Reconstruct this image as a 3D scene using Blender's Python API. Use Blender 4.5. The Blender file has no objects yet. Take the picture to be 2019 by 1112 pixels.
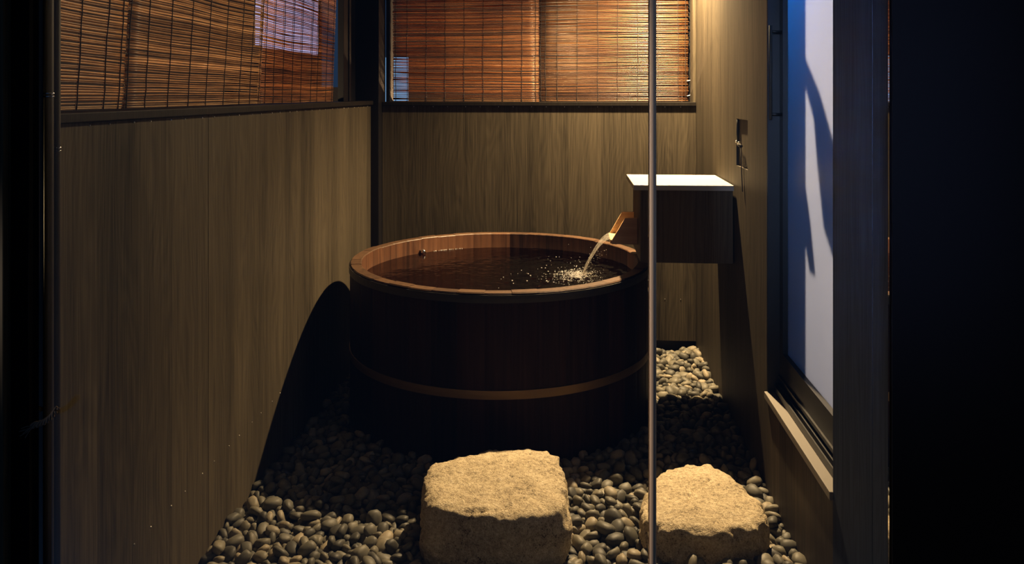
import bpy, bmesh, math, random
from mathutils import Vector, Matrix, Quaternion, noise as mnoise
import numpy as np

# ============================ camera, world, lights, exposure ==============================
SC = bpy.context.scene
COL = SC.collection
cam = bpy.data.objects.new('camera', bpy.data.cameras.new('camera')); COL.objects.link(cam)
cam.location = (0, 0, 1.31)
cam.rotation_euler = (math.pi/2, 0, math.radians(4.11))
cam.data.sensor_width = 36; cam.data.sensor_fit = 'HORIZONTAL'
cam.data.lens = 36*1600/2019
cam.data.shift_y = -373/2019
cam.data.clip_start = 0.02
SC.camera = cam
SC.view_settings.view_transform = 'Standard'; SC.view_settings.look = 'None'
SC.view_settings.exposure = 0.0; SC.view_settings.gamma = 1.0
SC.view_settings.use_curve_mapping = False

wd = bpy.data.worlds.new('dusk'); SC.world = wd; wd.use_nodes = True
bg = wd.node_tree.nodes['Background']
bg.inputs[0].default_value = (0.16, 0.36, 0.80, 1); bg.inputs[1].default_value = 0.075

def lamp(name, kind, loc, energy, color, aim=None, **kw):
    l = bpy.data.lights.new(name, kind); l.energy = energy; l.color = color
    for k, v in kw.items(): setattr(l, k, v)
    o = bpy.data.objects.new(name, l); COL.objects.link(o); o.location = loc
    if aim is not None:
        o.rotation_euler = (Vector(aim)-Vector(loc)).to_track_quat('-Z', 'Y').to_euler()
    return o
WARM = (1.0, 0.70, 0.37)
lamp('bath_downlight', 'SPOT', (0.49, 3.98, 2.27), 960, WARM, aim=(0.40, 3.75, 0), spot_size=math.radians(130), spot_blend=1.0, shadow_soft_size=0.022)
lamp('right_boards_fill', 'AREA', (-0.45, -1.5, 1.8), 1.6, (0.42, 0.58, 1.0), aim=(0.66, 1.86, 1.25), shape='RECTANGLE', size=0.2, size_y=0.8, spread=math.radians(14))  # added narrow blue fill for the near right boards
lamp('left_blind_fill', 'SPOT', (0.40, 3.60, 2.28), 170, (1.0, 0.74, 0.42), aim=(-1.11, 2.25, 1.78), spot_size=math.radians(54), spot_blend=1.0, shadow_soft_size=0.022)  # extra spot added only to brighten the left blinds
lamp('door_edge_fill', 'SPOT', (-2.40, 0.70, 0.95), 190, (1.0, 0.90, 0.80), aim=(0.149, 1.49, 0.92), spot_size=math.radians(27), spot_blend=0.6, shadow_soft_size=0.05)  # added beam from the side, brightens the strip on the door edge
# outside: yard lamp and dusk sky behind the frosted pane, warm lights added to glow through the blinds
lamp('yard_lamp', 'SPOT', (2.40, 2.62, 1.90), 140, (1.0, 0.86, 0.80), aim=(0.74, 2.50, 1.25), spot_size=math.radians(82), spot_blend=1.0, shadow_soft_size=0.06)
lamp('yard_dusk_light', 'AREA', (0.86, 2.70, 2.20), 18, (0.015, 0.24, 1.0), aim=(0.76, 2.68, 1.3), shape='RECTANGLE', size=0.14, size_y=0.22)
lamp('left_blind_backlight', 'POINT', (-2.30, 2.45, 0.85), 130, (1.0, 0.68, 0.34), shadow_soft_size=0.08)  # unseen warm light put in to backlight the left blinds
lamp('back_blind_backlight', 'POINT', (0.0, 5.6, 0.70), 900, (1.0, 0.60, 0.30), shadow_soft_size=0.08)  # unseen warm light put in to turn the back blinds golden

# ==================================== materials ============================================
class NT:
    def __init__(s, name):
        s.m = bpy.data.materials.new(name); s.m.use_nodes = True
        s.t = s.m.node_tree; s.b = s.t.nodes['Principled BSDF']; s.out = s.t.nodes['Material Output']
    def n(s, typ, **kw):
        o = s.t.nodes.new(typ)
        for k, v in kw.items():
            if k.startswith('i_'):
                key = k[2:]
                o.inputs[int(key) if key.isdigit() else key.replace('_', ' ')].default_value = v
            else: setattr(o, k, v)
        return o
    def l(s, a, b): s.t.links.new(a, b)
    def math(s, op, a, b=None):
        o = s.n('ShaderNodeMath', operation=op)
        for i, v in enumerate((a, b)):
            if v is None: continue
            if hasattr(v, 'links'): s.l(v, o.inputs[i])
            else: o.inputs[i].default_value = v
        return o.outputs[0]
    def ramp(s, fac, stops):
        r = s.n('ShaderNodeValToRGB'); e = r.color_ramp.elements
        while len(e) < len(stops): e.new(0.5)
        for k, (p, c) in zip(e, stops): k.position = p; k.color = (*c, 1)
        s.l(fac, r.inputs[0]); return r.outputs[0]
    def noise(s, vec, scale, detail=4, rough=0.55, dist=0.0):
        o = s.n('ShaderNodeTexNoise'); o.inputs['Scale'].default_value = scale; o.inputs['Detail'].default_value = detail
        o.inputs['Roughness'].default_value = rough; o.inputs['Distortion'].default_value = dist
        s.l(vec, o.inputs['Vector']); return o.outputs['Fac']
    def mix(s, fac, a, b, mode='MIX'):
        o = s.n('ShaderNodeMix', data_type='RGBA', blend_type=mode)
        for sock, v in ((o.inputs[0], fac), (o.inputs[6], a), (o.inputs[7], b)):
            if hasattr(v, 'links'): s.l(v, sock)
            elif isinstance(v, tuple): sock.default_value = (*v, 1)
            else: sock.default_value = v
        return o.outputs[2]
    def comb(s, x, y, z):
        o = s.n('ShaderNodeCombineXYZ')
        for i, v in enumerate((x, y, z)):
            if hasattr(v, 'links'): s.l(v, o.inputs[i])
            else: o.inputs[i].default_value = v
        return o.outputs[0]
    def bump(s, h, strength, dist):
        o = s.n('ShaderNodeBump'); o.inputs['Strength'].default_value = strength; o.inputs['Distance'].default_value = dist
        s.l(h, o.inputs['Height']); s.l(o.outputs[0], s.b.inputs['Normal'])
    def set(s, **kw):
        for k, v in kw.items():
            i = s.b.inputs[k.replace('_', ' ')]
            i.default_value = (*v, 1) if isinstance(v, tuple) else v
        return s

def plain(name, col, rough=0.5, metal=0.0, spec=0.5):
    return NT(name).set(Base_Color=col, Roughness=rough, Metallic=metal, Specular_IOR_Level=spec).m

def wood_wall(name, dark, light, board=0.17, rough=0.6, tone=0.16, spec=0.10):
    """vertical-grain veneer boards; grain runs along z, boards along x+y"""
    t = NT(name)
    g = t.n('ShaderNodeNewGeometry'); sp = t.n('ShaderNodeSeparateXYZ'); t.l(g.outputs['Position'], sp.inputs[0])
    u = t.math('ADD', sp.outputs[0], sp.outputs[1]); z = sp.outputs[2]
    bid = t.math('FLOOR', t.math('DIVIDE', u, board))
    wn = t.n('ShaderNodeTexWhiteNoise', noise_dimensions='1D'); t.l(bid, wn.inputs['W'])
    zz = t.math('ADD', z, t.math('MULTIPLY', wn.outputs[0], 7.0))
    fine = t.noise(t.comb(t.math('MULTIPLY', u, 210), t.math('MULTIPLY', zz, 3.5), 0), 1.0, 3, 0.6)
    mid = t.noise(t.comb(t.math('MULTIPLY', u, 42), t.math('MULTIPLY', zz, 0.9), 3), 1.0, 4, 0.6, 0.6)
    big = t.noise(t.comb(t.math('MULTIPLY', u, 9), t.math('MULTIPLY', zz, 0.35), 9), 1.0, 3, 0.5)
    bow = t.n('ShaderNodeTexNoise'); bow.inputs['Scale'].default_value = 1.0
    t.l(t.comb(t.math('MULTIPLY', u, 6), t.math('MULTIPLY', zz, 1.1), 5), bow.inputs['Vector'])
    ring = t.math('SINE', t.math('MULTIPLY', t.math('ADD', t.math('MULTIPLY', u, 1.0), t.math('MULTIPLY', bow.outputs['Fac'], 0.35)), 260))
    v = t.math('ADD', t.math('MULTIPLY', fine, 0.68), t.math('MULTIPLY', mid, 0.36))
    v = t.math('ADD', v, t.math('MULTIPLY', big, 0.38))
    v = t.math('ADD', v, t.math('MULTIPLY', ring, 0.035))
    v = t.math('ADD', v, t.math('MULTIPLY', t.math('SUBTRACT', wn.outputs[0], 0.5), tone))
    c = t.ramp(v, [(0.42, dark), (0.94, light)])
    t.l(c, t.b.inputs['Base Color'])
    t.set(Roughness=rough, Specular_IOR_Level=spec)
    t.bump(t.math('ADD', fine, mid), 0.25, 0.0015)
    return t.m

M = {}
M['wall'] = wood_wall('smoked_oak_boards', (0.014, 0.0118, 0.0085), (0.088, 0.0715, 0.0475))
M['charcoal_sheen'] = wood_wall('charcoal_blue_sheen', (0.016, 0.021, 0.033), (0.050, 0.064, 0.10), board=0.30, rough=0.75, spec=0.05)  # dark boards, with a blue reflection put into their colour
M['wall_warm'] = wood_wall('smoked_oak_box', (0.030, 0.022, 0.013), (0.105, 0.078, 0.045), board=0.6)
M['black'] = plain('black_frame', (0.006, 0.006, 0.0065), 0.42)
M['black_soft'] = plain('black_lacquered_timber', (0.007, 0.006, 0.006), 0.42, spec=0.25)
M['sill'] = wood_wall('dark_sill_wood', (0.004, 0.0034, 0.0028), (0.016, 0.0125, 0.0095), board=3.0, rough=0.6)
M['void'] = plain('matt_black_interior', (0.004, 0.004, 0.005), 0.95, spec=0.0)
M['bronze'] = plain('bronze_pipe', (0.045, 0.037, 0.028), 0.6, 0.0, spec=0.15)
M['chrome'] = plain('chrome', (0.75, 0.75, 0.73), 0.15, 1.0)

M['copper'] = plain('aged_copper_band', (0.20, 0.13, 0.07), 0.5, 0.7)
M['dark_band'] = plain('dark_iron_band', (0.055, 0.05, 0.042), 0.5, 0.6)
M['nail'] = plain('steel_nail', (0.75, 0.70, 0.62), 0.3, 1.0)
M['white_cord'] = plain('white_cord', (0.8, 0.76, 0.7), 0.7)
M['ledge'] = plain('pale_stone_ledge', (0.17, 0.15, 0.125), 0.6)
M['gravel_bed'] = plain('dark_soil', (0.02, 0.018, 0.015), 0.9)
M['concrete'] = plain('dark_render', (0.007, 0.007, 0.008), 0.9, spec=0.1)
M['rope'] = plain('hemp_rope', (0.12, 0.085, 0.06), 0.85)

def grain_wood(name, dark, light, axis='Z', rough=0.45, island=0.4, spec=0.4):
    """object-space grain along one axis, tone varies from piece to piece"""
    t = NT(name); tc = t.n('ShaderNodeTexCoord'); sp = t.n('ShaderNodeSeparateXYZ'); t.l(tc.outputs['Object'], sp.inputs[0])
    g = t.n('ShaderNodeNewGeometry')
    isl = g.outputs['Random Per Island']
    k = {'X': (6, 130, 130), 'Y': (130, 6, 130), 'Z': (130, 130, 5)}[axis]
    v = t.comb(*[t.math('MULTIPLY', sp.outputs[i], k[i]) for i in range(3)])
    off = t.n('ShaderNodeVectorMath', operation='ADD'); t.l(v, off.inputs[0]); t.l(t.comb(t.math('MULTIPLY', isl, 60), 0, 0), off.inputs[1])
    f = t.noise(off.outputs[0], 0.45, 5, 0.6, 0.3)
    f = t.math('ADD', f, t.math('MULTIPLY', t.math('SUBTRACT', isl, 0.5), island))
    t.l(t.ramp(f, [(0.25, dark), (0.75, light)]), t.b.inputs['Base Color'])
    t.set(Roughness=rough, Specular_IOR_Level=spec); t.bump(f, 0.15, 0.001)
    return t.m
M['tub'] = grain_wood('red_cedar_staves', (0.042, 0.021, 0.0105), (0.105, 0.056, 0.028), 'Z', island=0.35)
M['tub_wet'] = grain_wood('wet_cedar', (0.030, 0.012, 0.006), (0.135, 0.058, 0.026), 'Z', island=0.35, rough=0.4)
M['tub_outer_shade'] = grain_wood('shaded_cedar', (0.008, 0.0035, 0.003), (0.034, 0.014, 0.010), 'Z', island=0.35, rough=0.6, spec=0.15)  # darker copy of the cedar, shade of the tub's outside in its colour
M['spout'] = grain_wood('pale_cypress', (0.42, 0.26, 0.12), (0.66, 0.45, 0.24), 'X', island=0.0)
M['lid'] = grain_wood('pale_cypress_lid', (0.30, 0.285, 0.245), (0.42, 0.395, 0.34), 'X', island=0.0, rough=0.4)

def blind_mat(name, k, tan=0.0):
    t = NT(name); g = t.n('ShaderNodeNewGeometry'); tc = t.n('ShaderNodeTexCoord')
    isl = g.outputs['Random Per Island']
    sp = t.n('ShaderNodeSeparateXYZ'); t.l(tc.outputs['Object'], sp.inputs[0])
    n = t.noise(t.comb(t.math('MULTIPLY', sp.outputs[0], 9), t.math('MULTIPLY', isl, 90), 0), 1.0, 4, 0.6)
    v = t.math('ADD', t.math('MULTIPLY', n, 0.6), t.math('MULTIPLY', isl, 0.5))
    t.l(t.ramp(v, [(0.22, (0.13*k, (0.048+0.014*tan)*k, (0.02+0.01*tan)*k)), (0.5, (0.36*k, (0.155+0.05*tan)*k, (0.06+0.04*tan)*k)), (0.86, (0.66*k, (0.36+0.08*tan)*k, (0.16+0.09*tan)*k)), (0.95, (0.80*k, 0.62*k, 0.50*k))]), t.b.inputs['Base Color'])  # palest stop paints glints on a few slats
    t.set(Roughness=0.34, Specular_IOR_Level=0.5)
    tl = t.n('ShaderNodeBsdfTranslucent'); t.l(t.b.inputs['Base Color'].links[0].from_socket, tl.inputs[0])
    mx = t.n('ShaderNodeMixShader'); mx.inputs[0].default_value = 0.45
    t.l(t.b.outputs[0], mx.inputs[1]); t.l(tl.outputs[0], mx.inputs[2]); t.l(mx.outputs[0], t.out.inputs[0])
    return t.m
M['reed'] = blind_mat('orange_reed_slats', 1.25)
M['reed_tan'] = blind_mat('tan_reed_slats', 1.15, 1.0)
M['reed_dark'] = blind_mat('dark_reed_slats', 0.36)
M['reed_mid'] = blind_mat('red_brown_reed_slats', 0.72)
M['blind_cord'] = plain('black_blind_cord', (0.010, 0.007, 0.006), 0.8)

def pebble_mat():
    t = NT('river_pebble'); g = t.n('ShaderNodeNewGeometry'); oi = t.n('ShaderNodeObjectInfo')
    r = t.math('FRACT', t.math('ADD', g.outputs['Random Per Island'], oi.outputs['Random']))
    n = t.noise(g.outputs['Position'], 60, 3, 0.6)
    v = t.math('ADD', t.math('MULTIPLY', r, 0.85), t.math('MULTIPLY', n, 0.3))
    t.l(t.ramp(v, [(0.1, (0.040, 0.039, 0.034)), (0.5, (0.085, 0.081, 0.065)), (0.85, (0.145, 0.132, 0.098)), (1.0, (0.25, 0.21, 0.145))]), t.b.inputs['Base Color'])
    t.set(Roughness=0.55, Specular_IOR_Level=0.3)
    t.bump(t.noise(g.outputs['Position'], 250, 2, 0.5), 0.12, 0.001)
    return t.m
M['pebble'] = pebble_mat()

def granite_mat():
    t = NT('granite'); g = t.n('ShaderNodeNewGeometry'); p = g.outputs['Position']
    a = t.noise(p, 240, 3, 0.75); b = t.noise(p, 75, 4, 0.7); c = t.noise(p, 10, 3, 0.5)
    v = t.math('ADD', t.math('MULTIPLY', a, 0.55), t.math('ADD', t.math('MULTIPLY', b, 0.45), t.math('MULTIPLY', c, 0.25)))
    t.l(t.ramp(v, [(0.49, (0.075, 0.055, 0.033)), (0.575, (0.40, 0.32, 0.20)), (0.68, (0.56, 0.46, 0.30)), (0.82, (0.80, 0.70, 0.50))]), t.b.inputs['Base Color'])
    t.set(Roughness=0.75, Specular_IOR_Level=0.3)
    t.bump(t.math('ADD', a, t.math('MULTIPLY', b, 1.6)), 0.85, 0.006)
    return t.m
M['granite'] = granite_mat()

def glassy(name, tint, ior, rough, spec_boost=1.0, bumped=None):
    """thin clear sheet: what lies behind shows through, Fresnel reflection on top"""
    t = NT(name); t.t.nodes.remove(t.b)
    tr = t.n('ShaderNodeBsdfTransparent'); tr.inputs[0].default_value = (*tint, 1)
    gl = t.n('ShaderNodeBsdfGlossy'); gl.inputs['Roughness'].default_value = rough
    fr = t.n('ShaderNodeFresnel'); fr.inputs['IOR'].default_value = ior
    mx = t.n('ShaderNodeMixShader')
    f = t.math('MULTIPLY', fr.outputs[0], spec_boost)
    t.l(f, mx.inputs[0]); t.l(tr.outputs[0], mx.inputs[1]); t.l(gl.outputs[0], mx.inputs[2]); t.l(mx.outputs[0], t.out.inputs[0])
    if bumped:
        g = t.n('ShaderNodeNewGeometry'); bp = t.n('ShaderNodeBump')
        bp.inputs['Strength'].default_value = bumped[1]; bp.inputs['Distance'].default_value = bumped[2]
        t.l(t.noise(g.outputs['Position'], bumped[0], 3, 0.5), bp.inputs['Height'])
        t.l(bp.outputs[0], gl.inputs['Normal'])
    return t.m
M['glass'] = glassy('clear_glass', (0.97, 0.975, 0.97), 1.45, 0.0)
M['water'] = glassy('bath_water', (0.36, 0.27, 0.20), 1.33, 0.04, 1.0, (38, 0.35, 0.004))

def spray_mat():
    t = NT('aerated_water').set(Base_Color=(0.85, 0.82, 0.78), Roughness=0.25, Specular_IOR_Level=0.8)
    t.b.inputs['Alpha'].default_value = 0.42
    t.b.inputs['Transmission Weight'].default_value = 0.15
    return t.m
M['spray'] = spray_mat()
def stream_mat():
    t = NT('falling_water'); t.t.nodes.remove(t.b); tc = t.n('ShaderNodeTexCoord')
    tr = t.n('ShaderNodeBsdfTransparent'); tr.inputs[0].default_value = (0.93, 0.9, 0.86, 1)
    df = t.n('ShaderNodeBsdfTranslucent'); df.inputs[0].default_value = (0.8, 0.76, 0.7, 1)
    d2 = t.n('ShaderNodeBsdfDiffuse'); d2.inputs[0].default_value = (0.8, 0.76, 0.7, 1)
    ad = t.n('ShaderNodeMixShader'); ad.inputs[0].default_value = 0.5; t.l(df.outputs[0], ad.inputs[1]); t.l(d2.outputs[0], ad.inputs[2])
    mx = t.n('ShaderNodeMixShader')
    sp = t.n('ShaderNodeSeparateXYZ'); t.l(tc.outputs['UV'], sp.inputs[0])
    n = t.noise(t.comb(t.math('MULTIPLY', sp.outputs[0], 26), t.math('MULTIPLY', sp.outputs[1], 5), 0), 1.0, 4, 0.65)
    f = t.math('MULTIPLY', t.math('SUBTRACT', n, 0.40), 1.5)
    cl = t.n('ShaderNodeClamp'); t.l(f, cl.inputs[0]); cl.inputs[2].default_value = 0.6
    t.l(cl.outputs[0], mx.inputs[0]); t.l(tr.outputs[0], mx.inputs[1]); t.l(ad.outputs[0], mx.inputs[2]); t.l(mx.outputs[0], t.out.inputs[0])
    return t.m
M['stream'] = stream_mat()
M['stile'] = plain('satin_bronze_edge', (0.54, 0.36, 0.23), 0.55, 0.0, spec=0.25)
def frosted_mat():
    t = NT('frosted_glass'); t.t.nodes.remove(t.b)
    tl = t.n('ShaderNodeBsdfTranslucent'); tl.inputs[0].default_value = (0.86, 0.86, 0.86, 1)
    gl = t.n('ShaderNodeBsdfGlossy'); gl.inputs['Roughness'].default_value = 0.35
    fr = t.n('ShaderNodeFresnel'); fr.inputs['IOR'].default_value = 1.3
    mx = t.n('ShaderNodeMixShader'); t.l(t.math('MULTIPLY', fr.outputs[0], 0.5), mx.inputs[0]); t.l(tl.outputs[0], mx.inputs[1]); t.l(gl.outputs[0], mx.inputs[2]); t.l(mx.outputs[0], t.out.inputs[0])
    return t.m
M['frosted'] = frosted_mat()
def lit(name, col, s):
    t = NT(name); t.set(Base_Color=(0.02, 0.02, 0.02)); t.b.inputs['Emission Color'].default_value = (*col, 1); t.b.inputs['Emission Strength'].default_value = s
    return t.m
M['lit_lilac'] = lit('lit_curtained_window', (0.62, 0.56, 0.95), 0.75)
M['lit_blue'] = lit('blue_gap_glow', (0.10, 0.42, 0.85), 0.75)

# ==================================== helpers ==============================================
def link(name, me, mat=None, parent=None, loc=None):
    o = bpy.data.objects.new(name, me); COL.objects.link(o)
    if mat is not None and not me.materials: me.materials.append(mat)
    if parent is not None: o.parent = parent
    if loc is not None: o.location = loc
    return o
def empty(name, loc, rz=0.0):
    o = bpy.data.objects.new(name, None); COL.objects.link(o); o.location = loc; o.rotation_euler = (0, 0, rz); o.empty_display_size = 0.05
    return o
def tag(o, label=None, cat=None, group=None, kind=None):
    if label: o['label'] = label
    if cat: o['category'] = cat
    if group: o['group'] = group
    if kind: o['kind'] = kind
    return o
def add_box(bm, x0, x1, y0, y1, z0, z1):
    vs = [bm.verts.new((x, y, z)) for x in (x0, x1) for y in (y0, y1) for z in (z0, z1)]
    for f in ((0, 1, 3, 2), (4, 6, 7, 5), (0, 4, 5, 1), (2, 3, 7, 6), (0, 2, 6, 4), (1, 5, 7, 3)):
        bm.faces.new([vs[i] for i in f])
def fin(bm, name, bevel=0.0, smooth=False):
    bmesh.ops.recalc_face_normals(bm, faces=bm.faces)
    if bevel:
        bmesh.ops.bevel(bm, geom=list(bm.edges), offset=bevel, segments=2, profile=0.5, affect='EDGES')
    me = bpy.data.meshes.new(name); bm.to_mesh(me); bm.free()
    if smooth:
        for p in me.polygons: p.use_smooth = True
    return me
def boxes(name, lst, mat, parent=None, bevel=0.0, loc=None):
    bm = bmesh.new()
    for b in lst: add_box(bm, *b)
    return link(name, fin(bm, name, bevel), mat, parent, loc)
def structure(o):
    o['kind'] = 'structure'; return o
def add_tube(bm, pts, rad, seg=8, cap=True):
    pts = [Vector(p) for p in pts]; rows = []
    rr = rad if isinstance(rad, (list, tuple)) else [rad]*len(pts)
    prev = None
    for i, p in enumerate(pts):
        t = (pts[min(i+1, len(pts)-1)]-pts[max(i-1, 0)]).normalized()
        a = prev if prev is not None else (Vector((0, 0, 1)) if abs(t.z) < 0.9 else Vector((1, 0, 0)))
        a = (a - t*a.dot(t)).normalized(); b = t.cross(a); prev = a
        rows.append([bm.verts.new(p + (a*math.cos(2*math.pi*k/seg)+b*math.sin(2*math.pi*k/seg))*rr[i]) for k in range(seg)])
    for r0, r1 in zip(rows, rows[1:]):
        for k in range(seg): bm.faces.new((r0[k], r0[(k+1) % seg], r1[(k+1) % seg], r1[k]))
    if cap: bm.faces.new(list(reversed(rows[0]))); bm.faces.new(rows[-1])
def tube(name, pts, rad, mat, parent=None, seg=10, loc=None):
    bm = bmesh.new(); add_tube(bm, pts, rad, seg); return link(name, fin(bm, name, smooth=True), mat, parent, loc)
def add_lathe(bm, prof, cx, cy, seg=48, closed=False):
    rows = [[bm.verts.new((cx+r*math.cos(2*math.pi*k/seg), cy+r*math.sin(2*math.pi*k/seg), z)) for k in range(seg)] for r, z in prof]
    pairs = list(zip(rows, rows[1:])) + ([(rows[-1], rows[0])] if closed else [])
    for r0, r1 in pairs:
        for k in range(seg): bm.faces.new((r0[k], r0[(k+1) % seg], r1[(k+1) % seg], r1[k]))
    if not closed:
        bm.faces.new(list(reversed(rows[0]))); bm.faces.new(rows[-1])
def add_ball(bm, c, r, sub=1, sx=1, sy=1, sz=1):
    res = bmesh.ops.create_icosphere(bm, subdivisions=sub, radius=r)
    for v in res['verts']: v.co = Vector((v.co.x*sx, v.co.y*sy, v.co.z*sz))+Vector(c)
# ---- stepping stones: outline of the flat top, sides that bulge and tuck under -------------
def stone_mesh(name, outline, ztop, zbase, seed, bulge=0.012, dome=0.012, tilt=(0.0, 0.0), cracks=()):
    cx = sum(p[0] for p in outline)/len(outline); cy = sum(p[1] for p in outline)/len(outline)
    n = len(outline); N = 180
    ring = []
    for i in range(N):                                   # closed Catmull-Rom through the outline
        t = i*n/N; k = int(t); u = t-k
        p0, p1, p2, p3 = (outline[(k+j-1) % n] for j in range(4))
        q = []
        for a in (0, 1):
            q.append(0.5*((2*p1[a]) + (-p0[a]+p2[a])*u + (2*p0[a]-5*p1[a]+4*p2[a]-p3[a])*u*u + (-p0[a]+3*p1[a]-3*p2[a]+p3[a])*u**3))
        ring.append((q[0]-cx, q[1]-cy))
    prof = []                                            # (scale of outline, z) from top centre out and down
    for s in [0.02+0.03*k for k in range(30)]:
        prof.append((s, ztop + dome*(1-s*s)))
    prof += [(0.94, ztop-0.001), (0.970, ztop-0.004), (0.990, ztop-0.010)]
    H = ztop-zbase
    for k in range(1, 27):
        v = k/26
        prof.append((1.0 + bulge*4*v*(1-v)/0.3 - 0.16*max(0, v-0.55)**1.5, ztop-0.016-(H-0.016)*v))
    me = bpy.data.meshes.new(name); bm = bmesh.new()
    rows = []
    for (s, z) in prof:
        row = []
        for (x, y) in ring:
            p = Vector((cx+x*s, cy+y*s, z + tilt[0]*x*s + tilt[1]*y*s))
            d1 = mnoise.noise(p*7+Vector((seed, 0, 0))); d2 = mnoise.noise(p*21+Vector((0, seed, 0))); d3 = mnoise.noise(p*55+Vector((0, 0, seed)))
            side = min(1, max(0, (s-0.86)/0.12))
            if z < ztop-0.011: side = 1
            r = Vector((x, y, 0)); r.normalize()
            p += r*side*(0.012*d1+0.010*d2+0.0065*d3)
            edge = max(0.0, 1-abs(s-0.97)/0.10) if z > ztop-0.03 else 0.0
            p.z += (0.007*d1+0.0040*d2+0.0022*d3)*(1 if z > ztop-0.012 else 0.6) + edge*(0.010*min(0.0, d2+0.1)+0.006*d3-0.002)
            for (ax, ay), (bx_, by_) in cracks:              # a hairline cleft across the top
                ex, ey = bx_-ax, by_-ay; q = ((p.x-ax)*ex+(p.y-ay)*ey)/(ex*ex+ey*ey)
                if 0 < q < 1:
                    dd = abs((p.x-ax)*ey-(p.y-ay)*ex)/math.hypot(ex, ey)+0.004*mnoise.noise(p*60)
                    p.z -= 0.010*max(0.0, 1-abs(dd)/0.006)*min(1, 4*q*(1-q)+0.3)
            row.append(bm.verts.new(p))
        rows.append(row)
    c = bm.verts.new((cx, cy, ztop+dome))
    for i in range(N):
        bm.faces.new((c, rows[0][i], rows[0][(i+1) % N]))
    for a, b in zip(rows, rows[1:]):
        for i in range(N):
            bm.faces.new((a[i], b[i], b[(i+1) % N], a[(i+1) % N]))
    bm.faces.new(list(reversed(rows[-1])))
    bmesh.ops.recalc_face_normals(bm, faces=bm.faces)
    bm.to_mesh(me); bm.free()
    for p in me.polygons: p.use_smooth = True
    return me
def pebble_mesh(k, sub=2):
    rnd = random.Random(100+k)
    a = 1.0; b = rnd.uniform(0.58, 0.84); c = rnd.uniform(0.40, 0.62)
    bm = bmesh.new(); bmesh.ops.create_icosphere(bm, subdivisions=sub, radius=1.0)
    off = Vector((k*3.7, k*1.3, 0))
    for v in bm.verts:
        d = v.co.normalized()
        e = 0.80                                         # slightly squarish, like river stones
        q = Vector([math.copysign(abs(t)**e, t) for t in d])
        r = 1 + 0.22*mnoise.noise(d*1.1+off) + 0.09*mnoise.noise(d*2.3+off)
        v.co = Vector((q.x*a*r, q.y*b*r, q.z*c*r))
    me = bpy.data.meshes.new('pebble'); bm.to_mesh(me); bm.free()
    for p in me.polygons: p.use_smooth = True
    return me

# ==================================== the setting ==========================================
XL, XR, YB, YP, ZC = -1.043, 0.65, 4.26, 1.50, 2.33     # left wall, right wall, back wall, glass line, ceiling
structure(boxes('floor', [(-1.15, 0.74, 1.52, 4.36, -0.12, -0.045)], M['gravel_bed']))
structure(boxes('ceiling', [(-1.25, 0.80, 1.40, 4.60, ZC, ZC+0.06)], M['black_soft']))
structure(boxes('trim_1', [(-1.04, 0.645, 1.53, 2.075, -0.045, -0.012)], M['sill'], bevel=0.003))

wl = structure(boxes('wall_left', [(-1.15, XL, 1.53, 2.2745, -0.056, 1.246), (-1.15, XL, 2.2775, 4.188, -0.056, 1.246), (-1.14, XL-0.004, 2.2745, 2.2775, -0.056, 1.246),
                                   (-1.15, XL, 1.53, 4.188, 2.06, ZC)], M['wall']))
wb = structure(boxes('wall_back', [(-0.998, 0.649, YB, 4.34, 0.024, 1.2415), (-0.998, 0.649, YB, 4.34, 2.06, ZC), (0.632, 0.649, YB, 4.34, 1.262, 2.06)], M['wall']))
structure(boxes('trim_2', [(-0.998, 0.649, 4.30, 4.34, -0.056, 0.024)], M['black_soft']))
NY0, NY1, NZ0, NZ1 = 3.035, 3.238, 1.026, 1.209          # niche for the valve
WY0, WY1, WZ0, WZ1 = 2.066, 2.745, 0.30, 2.06           # window opening
wr = structure(boxes('wall_right', [
    (XR, 0.68, NY1, 4.34, -0.056, ZC), (XR, 0.68, NY0, NY1, -0.056, NZ0), (XR, 0.68, NY0, NY1, NZ1, ZC), (XR, 0.68, WY1, NY0, -0.056, ZC),
    (0.68, 0.74, WY1, 4.34, -0.056, ZC), (XR+0.009, 0.68, NY0, NY1, NZ0, NZ1),
    (XR, 0.74, WY0, WY1, -0.056, WZ0), (XR, 0.74, WY0, WY1, WZ1, ZC)], M['wall']))
structure(boxes('trim_10', [(XR, 0.74, 1.803, WY0, -0.056, ZC), (XR+0.004, 0.74, 1.800, 1.803, -0.056, ZC), (XR, 0.74, 1.53, 1.800, -0.056, ZC)], M['charcoal_sheen']))

# nail heads in two rows
def nails(parent, where, normal):
    bm = bmesh.new(); bmesh.ops.create_uvsphere(bm, u_segments=8, v_segments=6, radius=0.0023)
    me = fin(bm, 'nail', smooth=True); me.materials.append(M['nail'])
    for p in where: link('nail', me, None, parent, p)
nl = []
for k in range(7):
    for dy in (0.0, 0.077):
        for z in (1.239, 0.228): nl.append((XL, 1.695+0.1805*k+dy, z))
for k in range(7, 14):
    for dy in (0.0, 0.077): nl.append((XL, 1.695+0.1805*k+dy, 1.239))
nails(wl, [p for p in nl if p[1] < 4.15], 0)
nails(wb, [(x, YB, z) for z in (1.2365, 0.239) for x in (-0.829, -0.725, -0.648, -0.552, -0.475, -0.377, -0.30, -0.203, -0.126, -0.03, 0.045, 0.142, 0.218, 0.32, 0.417, 0.49, 0.571) if not (z < 0.5 and x < 0.4)], 0)

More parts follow.
